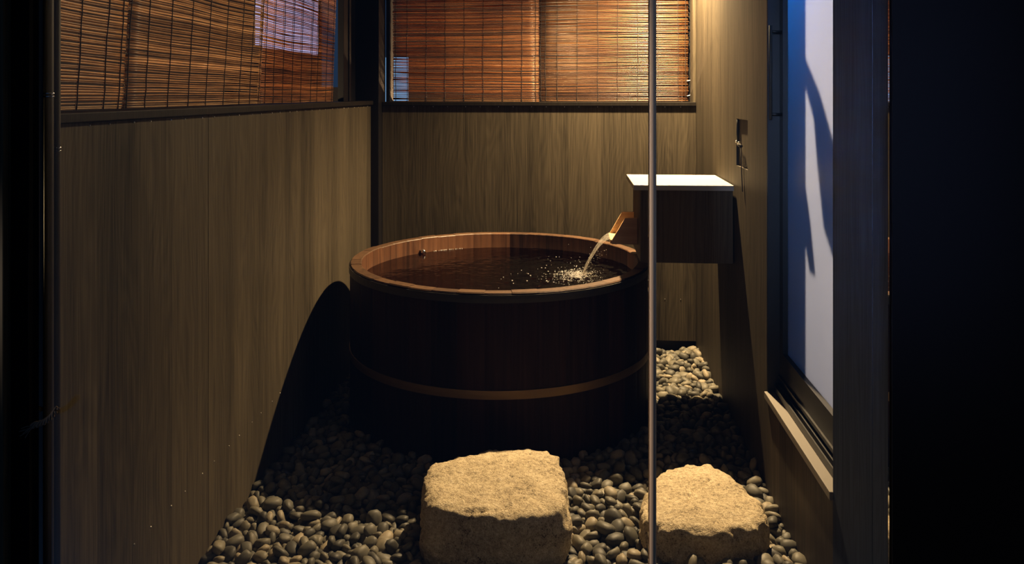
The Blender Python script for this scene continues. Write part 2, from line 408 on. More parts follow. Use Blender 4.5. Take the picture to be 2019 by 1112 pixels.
# sills, corner post, window frames
structure(boxes('trim_3', [(-1.16, -1.029, 1.53, 4.188, 1.2475, 1.268)], M['sill'], bevel=0.002))
structure(boxes('trim_4', [(-0.998, 0.648, 4.250, 4.43, 1.2415, 1.262)], M['sill'], bevel=0.002))
post = structure(boxes('trim_5', [(-1.148, -1.000, 4.190, 4.345, -0.056, ZC)], M['black_soft'], bevel=0.004))
structure(boxes('trim_6', [(-1.128, -1.098, 3.875, 3.985, 1.268, 2.06), (-1.150, -1.125, 3.985, 4.19, 1.268, 2.06), (-1.098, -1.092, 3.955, 3.985, 1.268, 2.06)], M['black_soft'], bevel=0.002))
structure(boxes('trim_7', [(0.600, 0.648, 4.405, 4.44, 1.262, 2.06), (-0.998, -0.976, 4.345, 4.44, 1.262, 2.06)], M['black'], bevel=0.002))

# right window: lining, sash with frosted pane, pale ledge, pull handle
w3 = structure(boxes('window_3', [(0.651, 0.738, WY1-0.006, WY1-0.001, 0.322, WZ1), (0.651, 0.738, WY0, WY1-0.006, WZ1-0.03, WZ1), (0.726, 0.738, WY0, WY1-0.006, 0.322, 0.36),
                                (0.672, 0.676, WY0+0.001, WY1-0.006, 0.322, 0.345), (0.682, 0.724, WY0+0.001, WY1-0.006, 0.322, 0.352)], M['black']))
boxes('sash', [(0.690, 0.718, 2.698, 2.738, 0.358, 2.02), (0.690, 0.718, 2.07, 2.698, 0.358, 0.458), (0.690, 0.718, 2.07, 2.698, 1.985, 2.02), (0.684, 0.692, 2.07, 2.738, 0.372, 0.378), (0.690, 0.718, 2.07, 2.105, 0.458, 1.985)], M['black'], w3)
tag(boxes('frosted_pane', [(0.706, 0.711, 2.10, 2.70, 0.455, 1.99)], M['frosted'], w3), 'pale frosted glass pane')
tag(boxes('ledge', [(0.641, 0.690, WY0-0.003, WY1, 0.299, 0.3205)], M['ledge'], w3, bevel=0.0015), 'pale stone ledge')
hd = tube('pull_handle', [(0.654, 2.712, 1.222), (0.654, 2.712, 1.531)], 0.0052, M['bronze'], w3)
tube('standoff', [(0.654, 2.712, 1.240), (0.690, 2.714, 1.240)], 0.004, M['black'], hd)
tube('standoff', [(0.654, 2.712, 1.510), (0.690, 2.714, 1.510)], 0.004, M['black'], hd)
tag(tube('outer_handle', [(0.750, 2.716, 1.20), (0.750, 2.716, 1.56)], 0.008, M['black'], w3), None)

# glazed partition the bath is seen through
structure(boxes('wall_front', [(0.574, 1.45, 1.494, 1.515, -0.056, ZC), (-1.054, -1.017, 1.46, 1.525, -0.056, ZC), (-1.6, -1.054, 1.475, 1.525, -0.056, ZC)], M['void']))
structure(boxes('trim_8', [(-1.20, -1.0535, 1.44, 1.474, -0.056, ZC)], M['wall_warm'], bevel=0.002))
d1 = structure(boxes('door_1', [(-1.0165, 0.1415, 1.487, 1.493, -0.05, ZC)], M['glass']))
d2 = structure(boxes('door_2', [(0.1565, 0.5695, 1.497, 1.503, -0.05, ZC)], M['glass']))
bm = bmesh.new(); add_tube(bm, [(0.149, 1.492, -0.05), (0.149, 1.492, ZC-0.002)], 0.0072, 16)
tag(link('door_edge_trim', fin(bm, 'door_edge_trim', smooth=True), M['stile'], d1), 'brown translucent strip along the meeting edge of the glass doors')

# pipes by the left jamb
def pipe(x, y, r, zr, label):
    o = empty('drain_pipe', (x, y, -0.056)); tag(o, label, 'pipe', 'pipes beside the left jamb')
    tube('tube', [(0, 0, 0), (0, 0, ZC+0.05)], r, M['bronze'], o, 16)
    for dz in (-0.003, 0.003):
        bm = bmesh.new(); add_lathe(bm, [(r*0.9, -0.0018), (r+0.0014, -0.0014), (r+0.0018, 0), (r+0.0014, 0.0014), (r*0.9, 0.0018)], 0, 0, 20)
        tag(link('collar_ring', fin(bm, 'collar_ring', smooth=True), M['chrome'], o, (0, 0, zr+0.056+dz)), 'bright metal ring')
pipe(-1.0065, 1.502, 0.0086, 1.306, 'dark pipe at the black jamb with the higher pair of bright rings')
pipe(-1.0290, 1.560, 0.0074, 1.197, 'dark pipe against the left wall with the lower pair of rings')
# frayed hemp rope hanging at the pipes
ro = empty('hemp_rope', (-0.962, 1.462, 0.722)); tag(ro, 'short twisted brown rope end, frayed, hanging low across the pipes', 'rope')
bm = bmesh.new()
for k in range(3):
    pts = []
    for i in range(26):
        u = i/25; a = u*16+k*2*math.pi/3
        pts.append((-0.038*u-0.010*u*u+0.0035*math.cos(a), -0.002+0.0035*math.sin(a)*0.8, -0.006-0.032*u-0.012*math.sin(u*3.1)*0.6+0.0035*math.sin(a)))
    add_tube(bm, pts, 0.0026, 6)
link('strands', fin(bm, 'strands', smooth=True), M['rope'], ro)
bm = bmesh.new(); rnd = random.Random(5)
for k in range(14):
    s = Vector((-0.046, -0.002, -0.04)); e = s+Vector((-rnd.uniform(0.012, 0.03), rnd.uniform(-0.004, 0.004), -rnd.uniform(0.004, 0.022)))
    add_tube(bm, [s, (s+e)/2+Vector((0, 0, rnd.uniform(-0.003, 0.003))), e], 0.0007, 4)
link('frayed_end', fin(bm, 'frayed_end'), M['rope'], ro)

# ==================================== reed blinds ==========================================
def blind(loc, rz, width, height, pitch, rad, lean, cords, label, group, seed, mat='reed'):
    rnd = random.Random(seed)
    root = empty('reed_blind', loc, rz); tag(root, label, 'blind', group)
    n = int(height/pitch)
    xs = max(6, int(width/0.055))
    ph = [rnd.uniform(0, 6.28) for _ in range(4)]
    def sag(x, k):                                       # the rows are never quite level
        return 0.0022*math.sin(x*5.1+ph[0]+k*0.05)+0.0014*math.sin(x*11+ph[1]+k*0.11)
    V = []; F = []
    for k in range(n):
        z0 = rad+k*pitch+rnd.uniform(-0.16, 0.16)*pitch
        r = rad*rnd.uniform(0.72, 1.12)
        a, b = -rnd.uniform(0, 0.004), width+rnd.uniform(-0.002, 0.004)
        tilt = rnd.uniform(-1, 1)*pitch*0.22; cur = rnd.uniform(-1, 1)*pitch*0.18; f1 = rnd.uniform(4, 12); p1 = rnd.uniform(0, 6)
        base = len(V)
        fade = min(1, k/10)
        for i in range(xs+1):
            x = a+(b-a)*i/xs
            z = z0+fade*sag(x, k)+tilt*(x/width-0.5)+cur*math.sin(x*f1+p1)
            rr = r*(1+0.10*math.sin(x*17+k))
            y = lean*z+rnd.uniform(-0.0004, 0.0004)
            for q in range(6):
                an = q*math.pi/3
                V.append((x, y+rr*math.cos(an), z+rr*math.sin(an)))
        for i in range(xs):
            for q in range(6):
                F.append((base+i*6+q, base+i*6+(q+1) % 6, base+(i+1)*6+(q+1) % 6, base+(i+1)*6+q))
        F.append(tuple(base+q for q in range(5, -1, -1))); F.append(tuple(base+xs*6+q for q in range(6)))
    me = bpy.data.meshes.new('reed_slats'); me.from_pydata(V, [], F); me.update()
    for p in me.polygons: p.use_smooth = True
    link('reed_slats', me, M[mat], root)
    for c in cords:
        bm = bmesh.new(); dx = rnd.uniform(-0.002, 0.002)
        pts = []; back = []
        m = int(height/0.012); w = 0
        for i in range(m+1):
            z = height*i/m
            w = 0.8*w+rnd.uniform(-0.0014, 0.0014)
            pts.append((c+dx+w, lean*z-rad*1.15, z)); back.append((c+dx+w, lean*z+rad*1.15, z))
        add_tube(bm, pts, 0.0013, 5); add_tube(bm, back, 0.0011, 4)
        link('cord', fin(bm, 'cord', smooth=True), M['blind_cord'], root)
    return root
LX = -1.112
gl_ = 'reed blinds along the left window'
blind((LX, 1.600, 1.2705), math.pi/2, 0.342, 0.74, 0.0064, 0.0025, -0.062, (0.072, 0.153, 0.259, 0.322), 'reed blind nearest the glass on the left window, coarse tan slats beside the pipes', gl_, 1, 'reed_tan')
blind((LX+0.004, 1.944, 1.2705), math.pi/2, 0.876, 0.74, 0.0064, 0.0025, -0.058, (0.006, 0.096, 0.214, 0.332, 0.449, 0.571, 0.695, 0.785, 0.862), 'wide middle reed blind of the left window, between the tan and the orange one', gl_, 2, 'reed_tan')
blind((LX+0.001, 2.822, 1.2705), math.pi/2, 0.905, 0.74, 0.0064, 0.0025, -0.035, (0.055, 0.135, 0.235, 0.340, 0.445, 0.575, 0.660, 0.79, 0.88), 'orange reed blind of the left window by the corner post, pale light through its top', gl_, 3)
gb_ = 'reed blinds over the back window'
blind((-0.965, 4.380, 1.263), 0, 0.795, 0.74, 0.0083, 0.0033, -0.004, (0.014, 0.077, 0.181, 0.283, 0.388, 0.492, 0.598, 0.706, 0.778), 'dark red-brown reed blind on the back window beside the corner post', gb_, 4, 'reed_mid')
br = blind((-0.165, 4.378, 1.263), 0, 0.790, 0.74, 0.0083, 0.0034, -0.004, (0.008, 0.032, 0.094, 0.202, 0.310, 0.415, 0.523, 0.632, 0.737, 0.776), 'brighter golden reed blind on the back window above the wooden box', gb_, 5, 'reed_dark')
for z in (0.033, 0.112):
    tag(tube('tie', [(0.784, -0.006, z-0.003), (0.792, -0.008, z-0.001), (0.800, -0.006, z+0.002)], 0.0022, M['white_cord'], br), 'white cord tie')

# ==================================== what stands outside ==================================
nb = boxes('neighbour_house', [(-3.5, -3.1, 1.0, 9.95, -0.3, 3.6)], M['concrete']); tag(nb, 'dark house wall outside behind the left reed blinds', 'house')
lw = boxes('house_window', [(-3.1, -3.06, 7.80, 9.68, 1.77, 3.2)], M['lit_lilac'], nb); tag(lw, 'pale lilac lit window')
fb = boxes('garden_wall', [(-1.57, 1.9, 7.05, 7.25, -0.3, 2.9), (-3.0, -1.57, 7.05, 7.25, -0.3, 1.36)], M['concrete']); tag(fb, 'dark garden wall outside behind the back blinds', 'wall')
sb = boxes('blue_glow_panel', [(-1.75, -1.42, 7.02, 7.05, 1.0, 1.62)], M['lit_blue']); tag(sb, 'added blue glowing panel glimpsed past the left edge of the back blinds', 'panel')  # only a glowing panel, added for the bright blue in the gap
# unseen cutouts, shaped to cast the slanted shadows on the frosted pane
def shade_pt(Y, Z, t): 
    L = Vector((2.40, 2.62, 1.90)); P = Vector((0.71, Y, Z)); return P+(L-P)*t
yf = empty('shade_cutouts', (0.95, 2.6, 0)); tag(yf, 'added unseen dark pergola outside casting slanted shadows on the frosted pane', 'cutout')
def yard_part(name, poly, t, parent, depth=0.03):
    bm = bmesh.new(); base = Vector((0.95, 2.6, 0))
    a = [bm.verts.new(shade_pt(y, z, t)-base) for y, z in poly]; b = [bm.verts.new(shade_pt(y, z, t)-base+Vector((depth, 0, 0))) for y, z in poly]
    bm.faces.new(a); bm.faces.new(list(reversed(b)))
    for i in range(len(poly)):
        j = (i+1) % len(poly); bm.faces.new((a[i], b[i], b[j], a[j]))
    return link(name, fin(bm, name), M['black'], parent)
yard_part('post', [(2.500, -0.05), (2.98, -0.05), (2.98, 2.2), (2.500, 2.2)], 0.12, yf)
yard_part('shade_strip', [(2.520, 1.43), (2.520, 1.355), (2.42, 1.245), (2.385, 1.11), (2.33, 0.95), (2.22, 0.86), (2.22, 1.16), (2.36, 1.31)], 0.12, yf)
yard_part('shade_strip', [(2.520, 1.075), (2.45, 0.93), (2.405, 0.80), (2.46, 0.80), (2.520, 0.90)], 0.12, yf)

# ==================================== the tub ==============================================
TX, TY, RO, RI, HT = -0.3046, 3.4995, 0.636, 0.588, 0.60
tub = empty('soaking_tub', (TX, TY, -0.056)); tag(tub, 'round red-brown wooden soaking tub full of water on the pebbles', 'bathtub')
ZB = 0.056
rnd = random.Random(21); bm = bmesh.new(); NS = 40
for s in range(NS):
    a0 = 2*math.pi*s/NS; da = 2*math.pi/NS; top = HT+ZB+rnd.uniform(-0.0016, 0.0012)
    cols = []
    for i in range(7):
        a = a0+da*(0.0005+0.999*i/6); e = 0.0018 if i in (0, 6) else 0.0
        ro_, ri_ = RO-e, RI+e*0.7
        prof = [(ro_-0.004, 0.0), (ro_, 0.004), (ro_, top-0.004), (ro_-0.004, top), (ri_+0.003, top), (ri_, top-0.003), (ri_, 0.0)]
        cols.append([bm.verts.new((r*math.cos(a), r*math.sin(a), z)) for r, z in prof])
    m = len(cols[0])
    for i in range(6):
        for q in range(m): bm.faces.new((cols[i][q], cols[i+1][q], cols[i+1][(q+1) % m], cols[i][(q+1) % m]))
    bm.faces.new(list(reversed(cols[0]))); bm.faces.new(cols[6])
me = fin(bm, 'staves'); me.materials.append(M['tub']); me.materials.append(M['tub_outer_shade']); me.materials.append(M['tub_wet'])
for p in me.polygons:                                    # natural wood inside and on the rim, outside darkened to carry its shade
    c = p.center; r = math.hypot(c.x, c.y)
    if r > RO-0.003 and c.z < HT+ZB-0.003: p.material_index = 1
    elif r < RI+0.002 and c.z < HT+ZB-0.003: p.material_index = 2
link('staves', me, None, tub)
bm = bmesh.new(); add_lathe(bm, [(RI+0.004, 0.07), (RI+0.004, 0.10)], 0, 0, 96); link('bottom_board', fin(bm, 'bottom_board'), M['tub_wet'], tub)
def hoop(z0, z1, mat, label):
    bm = bmesh.new(); r = RO+0.0035
    add_lathe(bm, [(RO-0.001, z0+ZB), (r, z0+ZB), (r+0.0006, (z0+z1)/2+ZB), (r, z1+ZB), (RO-0.001, z1+ZB)], 0, 0, 128, closed=True)
    return tag(link('hoop', fin(bm, 'hoop'), mat, tub), label)
hoop(0.564, 0.592, M['dark_band'], 'dark metal hoop under the rim'); hoop(0.223, 0.254, M['copper'], 'copper-brown hoop low on the tub')
# water knob on the inner wall
kn = empty('overflow_knob', (0, 0, 0)); kn.parent = tub
kd = Vector((-0.695-TX, 3.877-TY, 0)).normalized(); kp = kd*(RI+0.003)
kn.name = 'overflow_knob'; kn.location = (kp.x, kp.y, 0.538+ZB)
tube('stem', [(0, 0, 0), tuple(-kd*0.022)], 0.008, M['bronze'], kn); bm = bmesh.new(); add_ball(bm, -kd*0.028, 0.0125, 2, 1, 1, 1.15); link('cap', fin(bm, 'cap', smooth=True), M['chrome'], kn)

# bath water with rings running out from the falling stream
PX, PY, WZ = 0.052, 3.505, 0.529
bm = bmesh.new(); rows = []; NR, NA = 120, 200
def wave(x, y):
    d = math.hypot(x-PX, (y-PY)*1.0); near = math.exp(-d/0.20)
    h = 0.0055*near*math.sin(d*95)*min(1, d/0.03)
    h += 0.011*near*mnoise.noise(Vector((x*26, y*26, 0)))+0.006*math.exp(-d/0.32)*mnoise.noise(Vector((x*55, y*55, 3)))
    h += 0.0011*mnoise.noise(Vector((x*12, y*12, 7)))
    return h
c0 = bm.verts.new((0, 0, wave(TX, TY)))
for j in range(1, NR+1):
    r = (RI+0.001)*j/NR
    rows.append([bm.verts.new((r*math.cos(2*math.pi*k/NA), r*math.sin(2*math.pi*k/NA), wave(TX+r*math.cos(2*math.pi*k/NA), TY+r*math.sin(2*math.pi*k/NA)))) for k in range(NA)])
for k in range(NA): bm.faces.new((c0, rows[0][k], rows[0][(k+1) % NA]))
for r0, r1 in zip(rows, rows[1:]):
    for k in range(NA): bm.faces.new((r0[k], r1[k], r1[(k+1) % NA], r0[(k+1) % NA]))
wt = link('bath_water', fin(bm, 'bath_water', smooth=True), M['water'], None, (TX, TY, WZ))
tag(wt, 'dark rippling bath water inside the round wooden tub', 'water', kind='stuff')

# ==================================== box with spout =======================================
bx = empty('spring_water_box', (0.465, 3.47, 0.63)); tag(bx, 'brown wooden spring water box with pale lid on the right wall', 'box')
B0 = Vector((0.465, 3.47, 0.63))
def bxs(name, lst, mat, bevel=0.0, parent=bx):
    return boxes(name, [(a-B0.x, b-B0.x, c-B0.y, d-B0.y, e-B0.z, f-B0.z) for a, b, c, d, e, f in lst], mat, parent, bevel)
bxs('body', [(0.280, 0.645, 3.280, 3.660, 0.630, 0.9215)], M['wall_warm'], 0.0015)
tag(bxs('lid', [(0.252, 0.645, 3.260, 3.680, 0.922, 0.943)], M['lid'], 0.0015), 'pale lid, glowing under the lamp')
sp = bxs('spout', [], M['spout'])
def spout_side(y0, y1, bm):
    prof = [(0.279, 0.676), (0.174, 0.676), (0.174, 0.692), (0.228, 0.785), (0.279, 0.785)]
    a = [bm.verts.new((x-B0.x, y0-B0.y, z-B0.z)) for x, z in prof]; b = [bm.verts.new((x-B0.x, y1-B0.y, z-B0.z)) for x, z in prof]
    bm.faces.new(a); bm.faces.new(list(reversed(b)))
    for i in range(5):
        j = (i+1) % 5; bm.faces.new((a[i], b[i], b[j], a[j]))
bm = bmesh.new(); spout_side(3.420, 3.434, bm); spout_side(3.600, 3.614, bm)
add_box(bm, 0.168-B0.x, 0.279-B0.x, 3.434-B0.y, 3.600-B0.y, 0.676-B0.z, 0.692-B0.z)
bmesh.ops.recalc_face_normals(bm, faces=bm.faces); bm.to_mesh(sp.data); bm.free()

# falling water, spray and bubbles
bm = bmesh.new(); uvl = bm.loops.layers.uv.new('UVMap')
NU, NV = 24, 26; grid = []
for layer in range(2):
    g = []
    for v in range(NV+1):
        t = v/NV
        x = 0.176-0.122*t-0.004*layer; z = 0.697-0.170*t**1.75 - 0.004*layer
        row = []
        for u in range(NU+1):
            w = (u/NU-0.5)
            yc = 3.517*(1-t)+3.505*t; wid = 0.150*(1-t)+0.085*t
            d = Vector((w*9, t*2.2, layer*4))
            bul = 0.010*(1-4*w*w)*(1-0.3*t)
            row.append(bm.verts.new((x-bul*0.5*(1 if layer == 0 else -0.6)+0.006*t*mnoise.noise(d), yc+w*wid+0.006*t*mnoise.noise(d+Vector((5, 0, 0))), z+0.006*t*mnoise.noise(d*2))))
        g.append(row)
    for v in range(NV):
        for u in range(NU):
            f = bm.faces.new((g[v][u], g[v][u+1], g[v+1][u+1], g[v+1][u]))
            for lp, (uu, vv) in zip(f.loops, ((u, v), (u+1, v), (u+1, v+1), (u, v+1))): lp[uvl].uv = (uu/NU+layer*1.7, vv/NV)
me = bpy.data.meshes.new('falling_water'); bm.to_mesh(me); bm.free()
for p in me.polygons: p.use_smooth = True
tag(link('falling_water', me, M['stream']), 'stream of hot water pouring from the wooden spout into the tub', 'water', kind='stuff')
bm = bmesh.new(); rnd = random.Random(8)
for k in range(1500):                                     # froth where the stream lands
    a = rnd.uniform(0, 6.283); r = abs(rnd.gauss(0, 0.052)); x = PX-0.022+r*math.cos(a)*1.15; y = PY-0.03+r*math.sin(a)*1.25
    h = max(0, rnd.gauss(0, 0.010))*math.exp(-(r/0.06)**2)
    add_ball(bm, (x, y, WZ+0.001+wave(x, y)+h), rnd.uniform(0.0006, 0.0019), 1, 1, 1, rnd.uniform(0.5, 1))
for k in range(70):                                      # drops thrown off the stream
    t = rnd.random(); x = 0.176-0.12*t+rnd.gauss(0, 0.016); y = 3.51+rnd.gauss(0, 0.045); z = 0.69-0.15*t+rnd.gauss(0, 0.012)
    add_ball(bm, (x, y, max(z, WZ+0.004)), rnd.uniform(0.0007, 0.0017), 1)
for k in range(40):
    add_ball(bm, (PX-0.03+rnd.gauss(0, 0.09), PY+rnd.gauss(0, 0.10), WZ+abs(rnd.gauss(0, 0.05))+0.006), rnd.uniform(0.0006, 0.0014), 1)
tag(link('splash_froth', fin(bm, 'splash_froth', smooth=True), M['spray']), 'white froth and flying drops where the stream hits the bath', 'water splash', kind='stuff')
bm = bmesh.new(); rnd = random.Random(3)
for k in range(75):
    x = PX-abs(rnd.gauss(0.08, 0.12)); y = PY+rnd.gauss(-0.03, 0.12)
    if math.hypot(x-TX, y-TY) > RI-0.03: continue
    add_ball(bm, (x, y, WZ+wave(x, y)), rnd.uniform(0.0012, 0.0036), 2, 1, 1, 0.6)
for k in range(26):
    a = rnd.uniform(1.7, 2.25); r = RI-0.004; add_ball(bm, (TX+r*math.cos(a*0.55+1.05), TY+r*math.sin(a*0.55+1.05), WZ+0.002), rnd.uniform(0.0015, 0.003), 1)
tag(link('water_bubbles', fin(bm, 'water_bubbles', smooth=True), M['spray']), 'small bubbles drifting over the bath water from the splash', 'bubbles', kind='stuff')

# ==================================== valve niche ==========================================
vl = empty('niche_valve', (0.652, 3.19, 1.110)); tag(vl, 'small metal valve with black pull cord in the right wall niche', 'valve')
tube('valve_body', [(0.015, 0.035, 0), (-0.004, 0.0, 0), (-0.004, -0.05, -0.003)], 0.006, M['bronze'], vl)
for p in ((-0.006, 0.030, 0.010), (-0.009, -0.018, 0.007), (-0.009, -0.030, 0.009)):
    bm = bmesh.new(); add_ball(bm, p, 0.0042, 2); link('knob', fin(bm, 'knob', smooth=True), M['chrome'], vl)
tube('pull_cord', [(-0.006, -0.050, -0.003), (-0.0065, -0.062, -0.06), (-0.0065, -0.075, -0.12), (-0.0065, -0.086, -0.172)], 0.0018, M['blind_cord'], vl, 6)
tube('riser', [(-0.0, 0.040, 0.096), (0.0, 0.040, 0.0)], 0.003, M['black'], vl, 6)

# ==================================== stepping stones ======================================
OA = [(-0.435, 2.359), (-0.441, 2.463), (-0.412, 2.555), (-0.318, 2.609), (-0.207, 2.659), (-0.107, 2.67), (-0.043, 2.611), (-0.026, 2.493), (-0.008, 2.38), (-0.018, 2.297), (-0.07, 2.257), (-0.159, 2.224), (-0.272, 2.232), (-0.367, 2.258), (-0.414, 2.292)]
OB = [(0.214, 2.487), (0.261, 2.622), (0.342, 2.698), (0.45, 2.71), (0.514, 2.657), (0.551, 2.569), (0.57, 2.482), (0.568, 2.411), (0.524, 2.341), (0.446, 2.306), (0.362, 2.306), (0.278, 2.31), (0.228, 2.334), (0.21, 2.397)]
def stone(outline, ztop, seed, label, cracks=()):
    me = stone_mesh('stepping_stone', outline, ztop, -0.05, seed, cracks=cracks)
    o = link('stepping_stone', me, M['granite']); tag(o, label, 'stone', 'granite stepping stones before the tub'); return o
stone(OA, 0.145, 3, 'larger, taller granite stepping stone with flat top directly in front of the tub', [((-0.282, 2.252), (-0.197, 2.253)), ((-0.197, 2.253), (-0.16, 2.283)), ((-0.16, 2.283), (-0.119, 2.321))])
stone(OB, 0.085, 11, 'lower granite stepping stone with a cracked top near the right wall', [((0.365, 2.50), (0.445, 2.60)), ((0.345, 2.43), (0.365, 2.50))])

